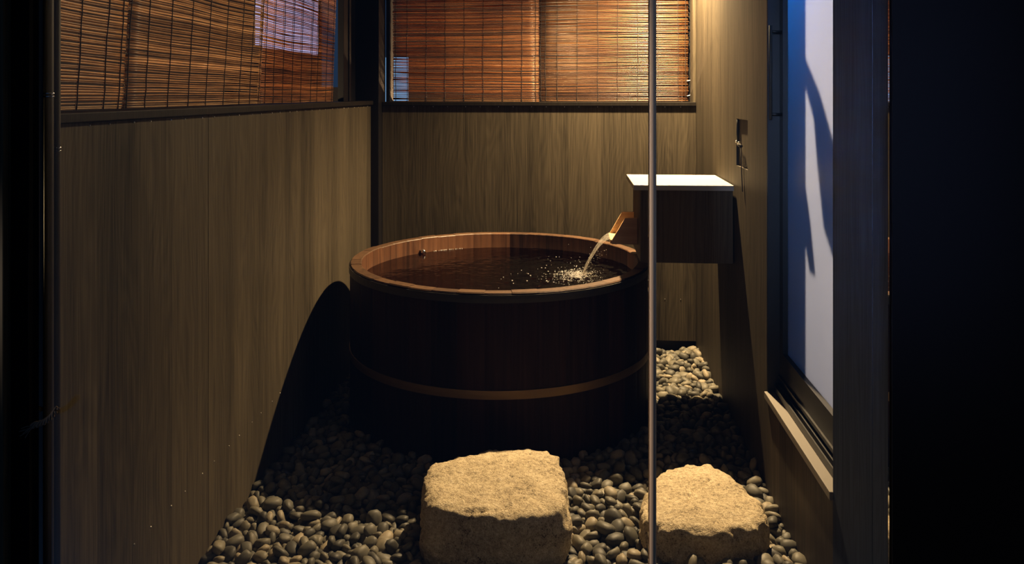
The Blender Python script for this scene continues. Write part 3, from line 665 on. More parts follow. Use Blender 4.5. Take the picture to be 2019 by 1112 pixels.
# ==================================== pebbles ==============================================
# settled pebbles: shape, size, place and turn of each, largest in view first
PEBBLES = [
6,298,1341,24021,-175,10,-95,-26,8,4,308,1033,24353,-23,6,-42,-88,17,5,301,1802,24150,-124,1,80,-39,-43,6,299,-9322,24841,81,25,2,-6,-96,
0,275,-7444,22541,35,86,38,-10,28,11,297,-5992,24484,-102,21,-71,46,48,4,310,1337,25091,-84,46,6,-41,77,9,308,-7983,24383,0,96,-22,-7,7,
4,286,-5884,22514,-62,72,50,28,36,10,257,-7950,22754,-125,90,15,11,-36,10,234,-5110,22971,-47,32,-76,9,54,8,298,-9752,22993,-143,30,-22,73,-55,
6,302,2149,29107,-62,37,-69,61,5,7,296,-10065,22626,-57,73,-15,1,-65,11,306,-9743,22489,-201,18,-25,-32,89,5,305,-5561,24833,-190,86,6,14,47,
0,308,-6743,25839,-60,64,64,-10,39,4,234,6302,23950,-133,6,-5,-91,-39,9,276,-7285,24182,-136,36,-19,31,-85,2,283,245,23937,-257,45,-69,49,-25,
4,297,2273,28187,-130,81,-16,21,-51,6,302,5976,27038,-88,45,2,-22,86,3,305,-6090,28407,-25,90,23,-20,-29,3,278,-5343,25863,-130,10,-33,93,1,
11,228,-5929,23736,-21,15,44,-76,-43,11,302,-5402,23129,-107,7,-69,-68,-18,7,307,1685,29450,-107,8,13,38,-90,10,273,-6774,23649,-54,32,68,53,36,
0,309,1495,27704,-171,71,61,-31,0,7,257,-10278,24111,-15,46,5,-3,-88,4,235,1812,23091,-62,23,-12,-8,-95,7,285,-9213,23751,-152,29,-57,-75,8,
11,270,-8195,22440,-26,18,18,27,92,1,294,1685,28355,-97,46,-25,77,34,3,236,641,24963,-224,43,21,13,-86,6,283,3993,29178,-29,24,-90,-31,12,
4,244,1316,26600,-72,15,-81,54,10,3,289,1382,24512,-111,78,3,-35,51,5,288,669,24254,-222,89,-35,-8,24,5,302,-9720,24590,-62,4,-19,-90,36,
10,259,-5804,23186,-89,21,-84,40,-25,11,303,-9070,29080,-123,21,-96,-7,10,6,241,-5059,26719,-75,28,-90,28,11,11,298,-9474,26427,-110,26,79,-50,-19,
6,252,-9984,24910,19,27,-80,49,14,9,279,-6708,23156,-156,63,0,-22,-73,4,207,484,23662,-286,78,36,20,44,6,296,-5210,28642,-155,15,22,-41,-86,
7,284,6130,27589,-29,16,9,37,-90,10,212,-7032,25481,-55,26,-23,89,28,7,272,-8822,24852,46,31,-48,-72,37,2,249,1223,23252,-163,87,-34,-14,29,
10,286,-7429,25608,-115,7,21,94,-20,4,242,-8952,23057,-148,14,25,93,-19,8,291,-9841,27764,-143,75,-45,11,45,9,250,-8728,22371,-137,11,22,95,12,
6,269,-7232,29532,-175,47,83,-23,-9,8,264,-10224,28903,-72,37,92,-2,-1,3,304,-5562,27792,-142,16,-50,12,83,6,279,-6490,26938,-108,85,23,-17,-41,
11,238,1834,27250,-209,24,-91,-29,-4,4,268,1629,26697,-281,4,49,-73,-45,1,296,-6255,25256,-90,52,26,-40,-69,3,282,695,25376,-185,31,71,60,-16,
8,235,-8856,23617,-99,24,-95,0,17,10,207,-9306,22750,-137,15,-75,60,19,1,288,-7192,27213,-54,10,-4,-98,-5,11,229,-6840,24533,-155,3,66,71,22,
6,268,96,24918,-152,15,-4,98,-4,6,245,6107,25174,-71,75,-20,-12,60,4,231,2906,30511,45,73,17,-23,60,4,251,-5248,27710,-96,44,81,12,34,
3,258,-7805,26895,-146,48,85,-15,-2,10,251,872,27420,-184,92,5,-35,-5,7,251,1791,25647,-151,59,-10,-77,-17,0,273,-5611,23925,-123,70,26,-25,60,
0,283,-6341,23877,-181,8,-20,90,35,1,210,-5030,23706,-120,7,-1,-93,-32,0,262,-5928,27515,-107,2,-36,74,-54,10,234,-9898,26183,-92,23,-66,70,-9,
6,228,-9368,24082,13,7,-45,-17,86,3,199,2129,23015,9,20,-73,-63,11,3,256,4811,30979,0,8,-77,61,2,0,276,1168,28565,-115,97,-20,0,6,
4,257,-6393,25956,-161,38,-62,-67,6,9,259,6312,26000,-101,83,-53,-10,3,0,252,-5170,24655,-152,30,-13,2,93,10,217,-9866,23934,-209,77,17,-35,48,
5,189,-8362,23283,-98,97,9,16,10,8,248,-9172,22247,-122,11,-38,79,45,10,278,3525,34453,-285,49,-13,-70,49,10,268,-9299,28640,-161,10,25,-89,33,
6,247,-10223,27509,-49,60,-78,-8,-11,11,284,-7722,27125,-37,94,-23,1,-20,3,222,-6339,23520,-153,18,-74,58,-24,4,276,3348,33318,-235,24,19,-92,-19,
1,298,6396,28962,-91,8,-60,11,77,10,239,-8418,27498,-113,2,92,37,-1,11,234,-7674,26251,-106,81,-14,-10,54,0,242,795,26304,-185,9,80,-54,-21,
3,219,-4651,23846,-191,75,-60,3,23,6,256,5970,23823,-235,42,32,73,42,4,294,-8644,29642,-222,12,27,30,-90,4,228,693,28482,-122,28,-7,77,55,
6,200,235,26194,-144,31,-23,-46,79,10,231,1294,26178,-120,20,70,-67,-2,0,232,-5967,25155,-92,27,-87,-39,8,10,249,-8918,24512,-164,62,25,-73,-2,
8,198,6155,24961,-265,67,-63,24,-28,3,225,1560,23790,-277,55,-65,-26,42,3,268,-4823,22562,-124,13,49,-82,24,2,233,2007,27859,-142,1,-39,-91,-2,
2,270,-4982,25700,-128,58,-63,-25,43,3,232,1695,24806,-116,33,-19,-88,-26,11,252,-7025,23955,-198,10,-38,90,15,10,232,-6943,23298,-177,57,43,53,42,
5,303,-5263,22637,-216,11,90,-38,-12,9,298,-9434,33547,-308,64,-39,-55,-33,9,277,-8148,29111,-206,95,18,-1,21,4,303,2942,28115,-93,57,30,-43,-61,
2,242,1153,27939,-141,45,1,30,-83,0,303,46,27205,-131,56,9,-13,80,8,249,-9412,25925,-111,66,-2,31,67,9,253,2321,26646,-122,4,23,73,63,
8,247,-7871,25614,-86,69,36,32,53,7,193,-7711,23553,-63,42,-12,35,-82,5,236,-9289,23142,-147,32,73,-23,-54,4,222,824,23300,-216,82,12,4,-54,
3,271,5403,33915,-30,94,12,-11,28,10,279,-10194,31504,-139,55,23,56,-56,2,303,5951,32168,-29,57,9,33,74,4,250,5538,31459,61,26,64,-66,27,
5,264,3739,30953,-71,47,-11,-3,86,4,216,-7711,29507,-149,8,-89,-43,4,10,210,-10087,26507,3,31,-67,-66,7,1,240,-6026,25879,-133,20,-10,25,93,
11,229,-4677,23113,-116,76,1,-33,-54,10,254,-10258,22384,-246,12,92,32,13,3,292,-91,28603,-144,35,85,4,-37,4,271,5971,28358,-224,5,95,-20,-20,
1,265,1211,27303,-172,88,12,-8,44,9,217,-10307,26122,22,43,79,33,24,0,230,-6825,25511,-176,13,-11,-21,95,3,259,-4968,25306,-130,78,13,-59,-12,
11,268,-8470,24715,-193,20,78,56,-16,8,211,-8616,24004,-127,1,-24,-83,48,9,239,-8085,23857,-176,16,-23,11,-94,0,304,-5416,23551,-166,2,-53,81,21,
4,256,-7215,22494,-242,71,31,61,2,4,285,6344,34206,-43,62,-3,24,73,3,298,3477,32407,-198,92,-31,-17,-9,4,229,-8522,30600,-236,10,17,18,-95,
3,256,-9793,29658,-56,44,16,86,-13,1,253,-8882,28777,-154,17,-8,95,-19,11,222,54,26533,-78,54,37,2,74,8,228,-7935,25217,-52,36,74,-54,-5,
0,239,-5229,24949,-80,83,-20,-9,-49,6,213,2038,30387,-214,77,21,23,-54,11,256,3439,29624,-32,42,90,-6,-2,10,224,-10225,28443,-186,21,17,32,-90,
11,223,202,28776,-68,12,-74,-64,1,9,269,-9366,27561,-138,49,28,-30,76,3,301,5593,28787,-200,46,87,10,-5,2,219,-5671,26976,-120,65,72,-18,-6,
5,192,-5753,26317,-23,28,-50,72,36,10,192,-8735,25956,-161,87,5,1,48,4,218,540,25735,-144,18,92,-28,-14,9,217,-9210,24265,-42,41,-68,57,-14,
7,258,-10109,24126,-227,33,-19,57,-72,3,222,-9841,23270,-85,23,40,-59,65,3,191,1985,23861,-202,53,30,60,50,5,227,97,23775,-438,71,8,16,67,
3,289,5418,23026,-120,73,15,-17,63,6,281,-6702,29444,-339,83,18,29,-41,6,245,1017,29101,-102,37,49,74,-21,7,209,935,25689,-104,44,-80,-32,19,
6,187,-8773,23347,-188,68,-29,63,-21,4,205,-4751,23650,-294,35,-42,39,73,1,241,-6577,22376,-62,70,-7,21,67,4,294,4315,41197,-23,37,92,-3,3,
6,291,4710,37432,-208,89,20,-23,-33,0,295,4345,35349,-154,37,10,16,90,9,285,4259,33600,-217,73,-55,-28,27,2,252,-9846,30437,-72,73,20,27,-57,
1,234,5087,29858,-73,18,-22,-95,9,4,249,471,29444,-154,38,-72,-38,42,11,237,4729,29091,-8,26,30,-34,84,10,248,-8834,28280,-186,82,10,22,50,
8,214,-8752,27353,-133,12,-52,71,44,11,258,-9841,26970,-128,11,-67,69,-21,7,239,-9058,27018,-149,75,-19,-17,59,0,209,-9287,26743,-84,50,-6,-48,71,
10,266,6297,25748,-201,31,85,-40,2,3,287,2021,25258,-321,46,19,-85,8,6,201,-10284,23438,-160,38,-16,-72,53,8,281,-7945,23269,-162,55,51,42,50,
8,260,5798,23527,-193,4,-41,-83,-34,5,255,6351,22997,30,14,-72,-67,-6,8,256,-9108,31852,-225,58,-60,-28,45,6,302,4139,32734,-204,16,-6,-35,-91,
5,306,5097,32556,-175,86,-20,-43,-11,11,240,-9155,30972,-121,32,-22,39,-82,4,304,-10158,29857,-195,0,98,-17,3,8,269,2343,29454,-52,18,-88,41,-5,
0,253,-6697,27951,-3,46,23,77,35,7,257,2774,28622,-51,78,-39,17,-44,11,226,446,28270,-129,50,-31,25,75,8,269,-10305,27115,-65,63,-3,16,74,
11,221,-6993,25200,-202,32,23,-91,4,10,199,-6563,24121,-172,33,-86,-24,27,4,243,-4687,24183,-271,74,38,-28,45,8,294,615,23965,-359,50,84,-11,6,
3,230,845,23664,-251,15,8,97,1,8,291,-10286,33712,-175,57,-32,26,-70,5,260,-9048,30224,-198,14,5,97,-10,11,274,3620,30338,-194,84,19,37,-33,
10,218,4780,30016,-63,16,-76,-4,-62,7,278,2542,28520,-153,54,-58,52,-28,10,210,506,27285,-192,94,-28,13,7,9,214,-8466,25127,-230,40,-14,-41,-80,
8,295,-10280,24441,-164,31,-55,75,10,8,249,-7530,23150,-119,73,60,-23,18,0,206,-4500,23186,-237,62,22,-48,-56,11,296,5168,33531,-99,52,44,-64,-32,
4,208,4811,32642,-162,85,-12,-26,42,11,265,2957,32105,-283,9,-97,17,7,5,252,5982,31596,-130,26,-42,-38,77,8,302,5181,30977,-103,65,-55,-24,44,
6,248,5644,31277,-228,59,-13,-55,56,9,248,4470,30216,-84,1,-8,74,-65,10,278,-5164,27174,-186,25,-21,-93,-11,9,207,529,27669,-155,19,-87,-44,1,
0,209,-8464,26888,-149,16,-24,10,94,4,235,-8025,26641,-245,81,24,51,10,6,247,-6004,26698,-171,91,-28,25,9,11,275,-9080,26146,-236,98,6,-10,10,
6,248,-5552,26153,-223,61,-17,55,-52,2,228,879,26610,-127,28,-26,-4,91,9,200,-8974,25839,-200,48,11,-73,45,10,249,2205,25935,-171,44,-22,-1,-86,
9,224,-8521,23793,-253,24,0,-96,-6,2,310,-7625,22848,-73,57,63,-20,-46,11,212,-8823,22777,-162,32,24,90,-8,11,218,-6444,23009,-260,62,-30,52,48,
9,292,4382,36288,-190,23,-74,60,12,3,282,5375,35753,-160,4,-3,-31,-94,5,264,4812,34499,-271,65,9,5,74,6,228,6237,32838,-2,62,14,-5,-76,
4,286,5040,31466,-82,91,-6,23,-31,1,214,-8179,28591,-156,35,-92,11,1,3,287,-7288,28643,-246,92,-26,23,9,0,287,-7372,28052,-154,30,-57,-69,31,
0,240,5196,29111,-113,2,12,7,-98,11,212,-6718,27266,-65,71,-8,16,-66,5,240,-7188,26859,-91,83,33,-12,-40,1,251,2003,26573,-213,32,85,-40,-2,
1,235,-5529,25266,-167,70,62,-28,-16,10,197,-7793,24246,-156,9,-16,96,-17,11,265,-7656,23984,-208,75,8,-40,-51,3,219,5114,34590,-87,84,0,-44,27,
7,258,-9693,33646,-194,30,7,17,-92,8,269,4108,30898,-132,18,65,63,-35,9,238,5236,30643,-121,83,-28,-46,4,8,269,-9283,27249,-181,72,65,19,8,
2,235,-7004,26429,-100,1,-62,-60,-48,10,257,-8087,25161,-236,18,46,-86,3,11,276,2003,25975,-309,9,-63,-71,27,5,242,384,25548,-233,36,56,-71,-18,
6,240,265,24810,-368,49,83,14,17,0,300,-7134,23391,-402,62,-13,10,-76,8,277,5574,40491,-14,1,31,78,53,5,294,4869,38804,-19,14,21,96,-3,
0,280,6240,37983,-21,41,50,28,70,2,293,5529,33514,-184,12,-88,-45,0,3,255,-8114,30846,-225,31,11,32,88,6,222,-7698,30437,-203,24,-44,-33,79,
2,308,5931,31148,-299,53,-21,67,-46,9,237,6414,30944,-149,4,-63,-32,-69,10,275,2727,30053,-217,22,19,38,87,8,218,3452,29135,-73,32,-54,71,-30,
11,240,3180,29000,-198,9,71,54,-42,2,235,-6452,27688,-178,76,-46,-26,34,0,222,-7126,26195,-115,66,-60,-13,-41,9,208,-7663,24987,-231,5,7,-99,-4,
6,209,-9801,24333,-200,5,-62,66,-39,7,270,6282,36264,-50,92,-33,-5,11,8,288,4222,34636,-384,4,8,64,-75,6,239,6126,34080,-219,96,2,25,0,
2,305,4505,31447,-125,84,42,11,30,10,254,3051,30010,-154,5,48,39,77,1,221,5581,29807,-149,42,-80,8,39,2,306,-5672,28914,-141,33,-59,-42,58,
1,210,-7040,28729,-167,84,16,33,38,5,241,675,29097,-106,71,-23,23,61,1,291,-8086,27789,-237,33,-11,92,-13,2,232,2612,28085,-116,24,-52,32,-74,
3,228,-6280,27266,-110,8,97,7,18,7,216,-5364,26651,-169,8,-7,-28,-94,0,192,-8391,26058,-175,40,41,-41,69,1,206,-7437,26201,-210,48,-76,-26,-34,
9,212,130,25715,-219,36,78,47,12,5,264,439,24507,-402,81,-2,-24,51,4,173,6402,24576,-202,13,-93,-30,-10,3,292,-5478,22334,-149,35,-19,-67,61,
6,240,845,22805,-153,11,56,67,45,10,287,4480,39711,-147,34,-21,68,-61,0,309,4048,38294,-155,91,31,-10,19,10,259,3908,37864,-137,21,-13,-93,22,
2,280,-10186,34138,-185,47,85,13,15,3,259,3945,35136,-291,52,58,-32,52,10,241,-10044,33417,-343,6,-3,-39,91,10,240,4645,33062,-106,41,27,-85,-14,
9,278,5997,30547,-144,12,61,73,-25,6,255,-8561,29276,-186,12,-15,96,-16,1,231,5957,30183,-165,67,23,-66,-20,3,304,5591,30111,-238,2,-99,5,4,
6,229,1231,29367,-70,72,-23,1,-64,2,227,6433,29980,-204,41,47,-37,-67,10,208,2896,29174,-153,70,39,-15,56,2,222,5712,29610,-181,22,55,-63,48,
1,279,1401,28955,-191,93,11,-24,-23,0,189,5975,29306,-166,0,35,-93,-3,7,308,-6641,26513,-233,30,86,30,23,8,243,6333,27343,-227,17,-26,-79,51,
1,241,220,26732,-168,29,-89,25,-20,4,176,-5819,26050,-109,31,8,45,82,8,168,-9490,23810,-137,27,57,-15,74,2,196,-4855,24052,-156,45,50,5,-73,
9,284,5971,24777,-386,2,-24,13,-95,5,227,-6100,23539,-267,83,39,-33,20,2,202,-5566,22762,-69,42,57,-64,-27,6,260,6317,39208,-1,21,32,90,-14,
10,209,4664,38339,-104,29,-89,33,-1,0,254,-10097,35193,-224,84,-8,38,-36,6,258,4866,35811,-137,35,28,-66,-58,6,260,4072,36044,-336,47,-87,0,-3,
11,307,-9903,31853,-303,30,29,-86,-24,1,235,-10190,30986,-165,64,-29,-64,-30,9,243,4006,32075,-228,19,27,66,-66,5,227,-9101,30515,-157,43,22,-45,-74,
8,232,-8458,28882,-127,40,66,62,-4,6,253,-7022,27864,-194,2,-94,-32,-5,10,258,-167,28258,-162,13,41,88,-13,5,231,-7298,26505,-142,11,20,-96,-8,
3,209,2229,27368,-236,2,21,2,-97,1,202,554,26443,-232,69,-44,43,-36,11,183,-8338,25395,-148,67,31,-23,-62,11,169,-7366,25306,-216,48,-1,71,-49,
1,179,-6370,24825,-216,13,-28,66,-67,10,238,-7512,23437,-231,12,-97,13,-1,7,282,6168,24292,-229,44,50,-68,-27,4,190,6366,23586,-204,16,-40,-72,-52,
7,222,320,23308,-376,58,-38,66,-27,8,309,6344,41126,-78,40,-34,-73,41,3,291,5949,36872,-227,62,-9,-29,71,2,286,3972,36504,-256,6,-44,-87,13,
7,247,5936,32892,-87,32,-9,-68,-64,3,264,6288,31912,-103,15,-25,-20,92,4,211,-9328,29954,-121,26,41,-75,42,8,307,2365,30852,-326,50,-14,77,-34,
6,186,-8245,29810,-195,12,80,49,30,9,255,-9838,28167,-98,56,38,-29,-66,4,256,-6509,28501,-249,85,-41,-25,-17,2,269,-8597,26420,-219,62,16,34,67,
8,235,6404,26619,-221,28,-56,74,20,8,232,-8801,24885,-250,25,-15,91,-25,1,223,-4927,25001,-250,16,-95,4,24,3,201,-4919,24708,-255,4,96,14,20,
6,224,-9404,23458,-220,82,26,15,-48,11,285,3325,22710,-49,77,-17,-49,34,1,271,5210,37128,-174,11,12,-13,-97,5,250,4637,36383,-276,31,36,34,-80,
11,234,5493,32422,-167,15,49,-8,84,6,259,6322,31306,-168,89,-13,-1,-40,10,205,4385,30696,-116,64,30,-11,68,7,255,-9426,29693,-124,6,-1,58,80,
5,260,-7155,29882,-176,36,-37,-5,84,1,209,-9682,28902,-178,46,61,-39,-49,1,259,4271,29596,-134,2,-23,12,95,11,266,-8779,27106,-316,9,51,59,-60,
1,232,-9012,26472,-251,71,57,13,36,7,200,-10139,26024,-80,51,3,67,52,8,264,-9899,25472,-230,43,27,21,82,3,273,1087,26362,-327,48,65,-56,-11,
7,186,-8526,25341,-122,10,-73,17,-64,9,307,1623,25375,-192,81,3,47,32,9,235,-7427,24657,-188,22,-24,92,17,1,207,-5090,23497,-258,40,-26,76,42,
1,240,-4612,23014,-358,47,-54,6,-68,3,217,-6911,22440,-173,46,-58,-9,-65,3,240,1424,22904,-155,28,57,61,45,1,250,-9621,33227,-323,78,14,-30,-50,
8,257,-9233,32796,-410,92,-20,12,-29,3,233,3828,32439,-207,44,-49,59,-45,8,254,4195,32379,-228,76,52,3,36,6,191,4281,31104,-24,83,-39,7,36,
7,304,1984,30767,-310,76,51,-28,24,2,180,-9512,29465,-84,14,12,-13,-96,8,226,2724,30364,-171,37,14,35,84,7,269,1370,29679,-154,80,13,-56,5,
10,238,4079,29783,-69,59,6,-22,-76,3,189,3171,29435,-62,13,-8,18,96,10,197,-7800,28028,-64,35,73,55,17,2,189,-6159,27867,-110,35,5,41,-83,
1,269,-7721,27843,-182,78,-26,-8,55,10,268,-8891,27550,-218,77,28,1,56,0,214,6435,28475,-184,66,20,-4,71,11,255,-8272,27275,-279,22,35,-10,-90,
4,228,-4964,26307,-215,34,79,-50,2,3,183,-6693,25147,-309,38,-13,35,84,4,256,-4618,24877,-339,22,76,-23,-55,4,235,-5074,24428,-352,37,26,69,-54,
6,255,4188,39970,-128,13,29,58,73,8,271,5202,38968,-193,88,39,-2,23,3,302,5216,38214,-173,5,-85,47,-15,2,245,5712,36781,-143,53,-45,64,-29,
4,232,6045,35522,-109,61,-34,-7,-70,3,236,-9566,30676,-146,53,65,52,-7,2,232,3166,31046,-40,15,-92,-9,33,0,183,6203,30047,-122,33,-5,48,80,
0,248,-7803,29000,-243,34,75,44,34,0,284,3749,29361,-125,11,53,-76,-33,1,205,-5753,28512,-50,49,16,27,80,2,226,6129,28698,-226,69,23,-8,-67,
9,235,-10087,27276,-198,33,10,90,20,4,204,662,26928,-271,33,78,46,-23,5,181,-10115,25531,-55,5,60,56,55,11,279,-9923,25875,-320,85,-27,41,-11,
1,185,-7296,25125,-273,11,-33,-2,-93,10,222,-7415,24394,-193,36,-87,19,24,6,167,-10190,23658,-204,60,-35,-69,12,9,189,-5697,23624,-113,18,-26,32,88,
6,300,1100,24350,-367,19,-2,-97,5,8,283,1070,23885,-397,1,78,-60,11,8,227,5821,23183,-153,52,-12,-36,76,5,282,4214,40785,-127,18,95,-5,-21,
6,226,5568,39197,-75,28,-42,-38,76,4,200,4192,37404,-210,35,28,69,-56,10,236,3782,36915,-222,65,-6,12,-73,1,266,5780,35672,-109,46,18,-39,-77,
8,194,-9814,32300,-216,6,-11,79,59,7,301,5332,33002,-163,46,-42,35,-68,1,230,6320,32251,-27,95,24,-1,-13,0,262,4422,32020,-249,1,-98,-17,-2,
5,214,-9290,30643,-202,52,-73,-4,42,10,291,-8020,30450,-398,3,40,-90,-12,8,201,3315,29883,-39,89,38,10,19,0,255,-7272,28962,-212,30,-10,71,61,
2,236,6134,29903,-288,38,-85,33,-4,11,210,-7778,28301,-159,57,28,-21,73,1,306,-7471,27481,-168,65,-11,-38,63,1,226,-6030,26976,-120,10,-16,-27,-93,
4,191,-8910,26754,-263,63,-59,-48,3,1,197,-8347,26436,-215,81,24,48,20,1,240,-8153,25744,-205,0,-98,-4,11,1,209,-6504,25630,-190,63,-43,-6,-63,
7,245,-9107,24783,-130,19,89,-19,34,1,227,-7149,24576,-315,38,52,-49,-57,9,225,-9584,23644,-309,34,0,-92,-9,2,241,-7307,23810,-434,24,-5,-14,95,
8,239,-6655,23690,-298,11,80,-52,24,3,220,-4391,23123,-404,54,-36,-21,71,2,253,5786,39636,-4,71,-24,28,59,10,242,5507,37893,-184,28,-43,69,49,
11,195,5917,37749,-59,13,32,53,77,7,212,5707,37713,-142,15,31,-7,93,8,244,4837,35049,-161,63,32,50,48,7,249,5399,34615,-106,39,77,41,28,
1,308,-9418,31434,-213,89,-36,-16,18,10,252,3564,32081,-268,71,14,-67,3,0,198,6205,31663,-67,73,30,-2,-60,3,289,3693,31338,-180,75,-4,35,-54,
5,198,-8084,29976,-253,41,-5,-31,84,11,236,-9162,28244,-230,58,-20,-5,-78,4,274,208,28415,-322,39,-74,2,52,4,218,-6030,26213,-197,28,31,-66,-61,
8,227,1502,25644,-121,2,-62,46,-63,7,302,-4781,25602,-383,44,48,-64,-38,10,299,-9261,24519,-223,2,54,66,50,2,211,-5351,24445,-330,43,56,-40,-57,
1,201,41,24616,-261,52,80,-27,9,11,216,72,23428,-448,7,9,-98,5,10,290,6124,40818,-173,72,45,47,18,8,301,4781,40149,-152,59,24,4,-76,
4,299,5917,38221,-116,67,-4,26,68,2,255,6248,34995,-105,50,30,18,78,3,236,-9855,33066,-374,19,91,-16,-31,8,186,4007,33796,-321,97,-1,-7,-18,
0,278,-9584,31835,-253,60,-2,-28,74,7,218,4598,32809,-289,0,31,-83,44,11,299,-9876,31253,-241,17,86,-41,-19,4,178,-10126,29469,-153,27,15,-85,41,
10,178,2842,29667,-162,5,79,-59,4,3,238,-6672,29057,-289,6,31,91,21,4,186,-8518,28600,-248,1,48,-86,-7,3,230,6110,29578,-254,85,-42,25,-9,
10,177,-8029,28149,-116,18,53,-81,-4,0,227,-8913,27902,-219,51,76,8,-36,6,250,6168,29203,-329,87,-16,-43,14,11,282,5323,28455,-89,72,15,52,42,
1,189,-6792,27747,-149,62,-71,6,29,11,243,1062,28233,-207,90,-16,-14,35,1,204,155,28067,-252,4,99,-7,5,3,182,-8273,26205,-277,14,29,26,-90,
9,213,-7775,25286,-217,30,-25,-39,82,0,166,-7544,25339,-233,86,7,-30,38,3,192,-6453,25030,-204,55,22,-78,15,0,250,-7561,23746,-311,30,-5,94,-9,
4,203,-10316,23082,-212,55,-21,78,-14,0,215,-6499,22644,-212,94,23,11,-16,11,229,-8372,22402,-279,79,-57,-18,9,11,189,-7650,22203,-72,95,-9,-18,-20,
1,166,-6270,22486,-122,46,-16,30,81,4,246,4297,39174,-141,83,-27,26,39,7,306,6379,38830,-66,63,-13,-13,-74,11,225,5011,36406,-151,7,-10,-97,-16,
4,255,5459,35390,-220,28,-5,-2,-95,7,232,4038,34897,-307,86,45,-16,11,9,246,4646,34799,-236,29,35,-88,-1,1,216,3803,34179,-376,39,23,-78,42,
6,211,-10147,32372,-200,15,-29,23,91,8,291,3468,30660,-203,67,71,-3,-18,0,271,-9940,28923,-295,31,30,-41,-79,3,308,5386,29468,-258,12,97,13,-10,
0,178,-8511,28280,-232,34,43,15,-81,11,250,-8312,28046,-267,7,18,-17,-96,4,249,-6854,27267,-250,68,-35,20,-60,10,201,214,27506,-265,46,-9,87,10,
2,238,-5834,25798,-270,23,94,-15,12,11,256,6264,26235,-242,76,13,21,-58,10,295,-9997,24619,-308,23,-47,-84,-2,8,193,-9095,24185,-251,44,-33,82,7,
8,208,-4549,23795,-436,13,45,87,-1,10,196,-8424,22645,-191,16,-96,18,0,9,206,-9914,22252,-218,26,90,-27,17,7,255,5623,38832,-139,73,2,31,59,
1,244,4499,38116,-232,92,-29,-3,-22,6,201,3683,37561,-200,48,-20,-21,81,5,286,-9965,35917,-220,37,36,-80,-27,4,237,3445,36119,-317,26,36,-20,-86,
8,198,-10276,34776,-187,69,-64,-15,28,7,238,-10033,34639,-300,13,-12,12,-97,5,241,3681,35979,-437,15,97,8,2,0,230,4357,34962,-262,69,-1,-4,71,
4,219,2712,31854,-360,27,72,-37,50,1,202,3468,31068,-108,48,-44,-74,9,7,301,-8511,29981,-249,14,88,-4,-43,6,182,2324,30536,-246,22,13,47,-83,
2,274,4070,30541,-260,76,9,9,63,3,205,-9720,29262,-236,51,-3,-47,71,0,239,4421,29985,-176,41,87,22,7,2,218,-6733,28780,-217,19,-14,26,93,
9,230,-9537,28028,-183,35,16,-61,68,2,212,-5522,28368,-163,46,65,53,-24,2,231,-7041,28206,-228,40,16,-82,-35,3,249,-6507,28096,-209,49,45,-73,-11,
8,309,-4956,28258,-257,56,-48,21,-63,0,211,702,28240,-250,38,-28,-13,-86,3,204,832,27814,-216,3,-53,-83,-6,3,217,2537,27531,-373,39,19,-36,82,
10,201,-7881,26387,-211,4,-41,-1,-90,2,301,335,27159,-372,65,68,-28,-13,5,196,-5364,26401,-177,32,-8,37,86,11,258,-9241,25752,-295,23,-81,29,-44,
0,242,-8465,25773,-235,68,28,55,38,4,165,981,25073,-238,53,31,-36,69,10,197,-8202,24458,-245,27,46,-82,17,5,169,-10354,23782,-138,82,13,-54,-7,
7,233,-7850,23692,-190,46,63,-12,59,6,174,-8460,22984,-244,66,58,20,-41,2,293,-9477,22832,-323,29,-65,-67,-18,2,228,-6140,22913,-124,55,5,46,68,
2,262,-7160,22961,-392,26,-28,-61,68,4,246,-4842,22930,-337,31,81,-4,-48,1,258,-5536,22033,5,8,85,-49,-13,7,272,6209,42169,-177,93,29,-16,-11,
5,241,4596,40838,-178,30,-9,92,-18,6,267,4066,38639,-153,21,-47,-45,-72,5,213,4893,37903,-182,89,42,-7,7,2,259,5279,37647,-214,3,90,-38,-14,
5,284,-10015,35459,-336,40,-54,73,0,1,200,4949,35324,-103,11,98,4,-6,7,210,-8967,31643,-430,78,60,7,-10,1,309,5337,30480,-316,89,-13,-35,21,
2,276,4942,29436,-191,78,15,-13,-58,0,297,2605,29087,-272,85,-32,35,20,7,206,-9862,27524,-240,26,19,-91,23,0,294,-307,27791,-143,2,9,-97,-17,
5,272,2678,27968,-338,27,57,-72,23,5,208,6339,26894,-256,37,13,-22,88,8,214,2050,26219,-181,1,-68,49,-52,11,246,-5920,25504,-214,26,-17,-93,14,
8,178,-10347,22717,-244,75,16,1,-63,2,234,6101,39916,-119,80,29,27,-43,11,289,4976,39723,-149,83,8,-13,-52,6,228,5916,39519,-226,54,-16,-60,-56,
9,204,6256,37365,-178,44,85,-22,13,0,206,5483,36891,-146,62,-16,-4,-75,6,227,5540,36121,-226,50,-29,77,26,3,241,6062,35935,-155,63,51,-37,-43,
10,286,-9756,34936,-406,95,2,14,-23,6,248,6374,35408,-199,8,63,62,43,5,234,6096,35187,-233,76,-2,10,-63,10,209,6206,34615,-137,92,14,29,16,
11,176,3814,34687,-283,0,-21,-97,5,11,236,5000,33686,-293,13,67,-12,-70,3,258,5009,33301,-315,66,17,-71,-11,9,288,5718,32658,-322,41,62,-15,64,
9,292,3338,31293,-186,30,-29,-90,6,6,244,-8884,30575,-337,78,-31,-53,3,10,198,5674,30858,-269,49,17,6,84,9,271,3366,30136,-135,18,6,80,56,
10,211,6395,30587,-255,47,-61,-61,14,8,258,1802,30378,-388,14,55,74,33,1,244,1039,29946,-332,70,33,62,-8,5,258,937,29564,-204,91,-32,5,21,
4,290,-7736,28526,-324,61,37,1,68,8,236,1863,29151,-213,56,-61,-38,37,10,194,-8527,27777,-139,18,82,-12,51,2,253,-5793,28059,-207,43,32,-10,-83,
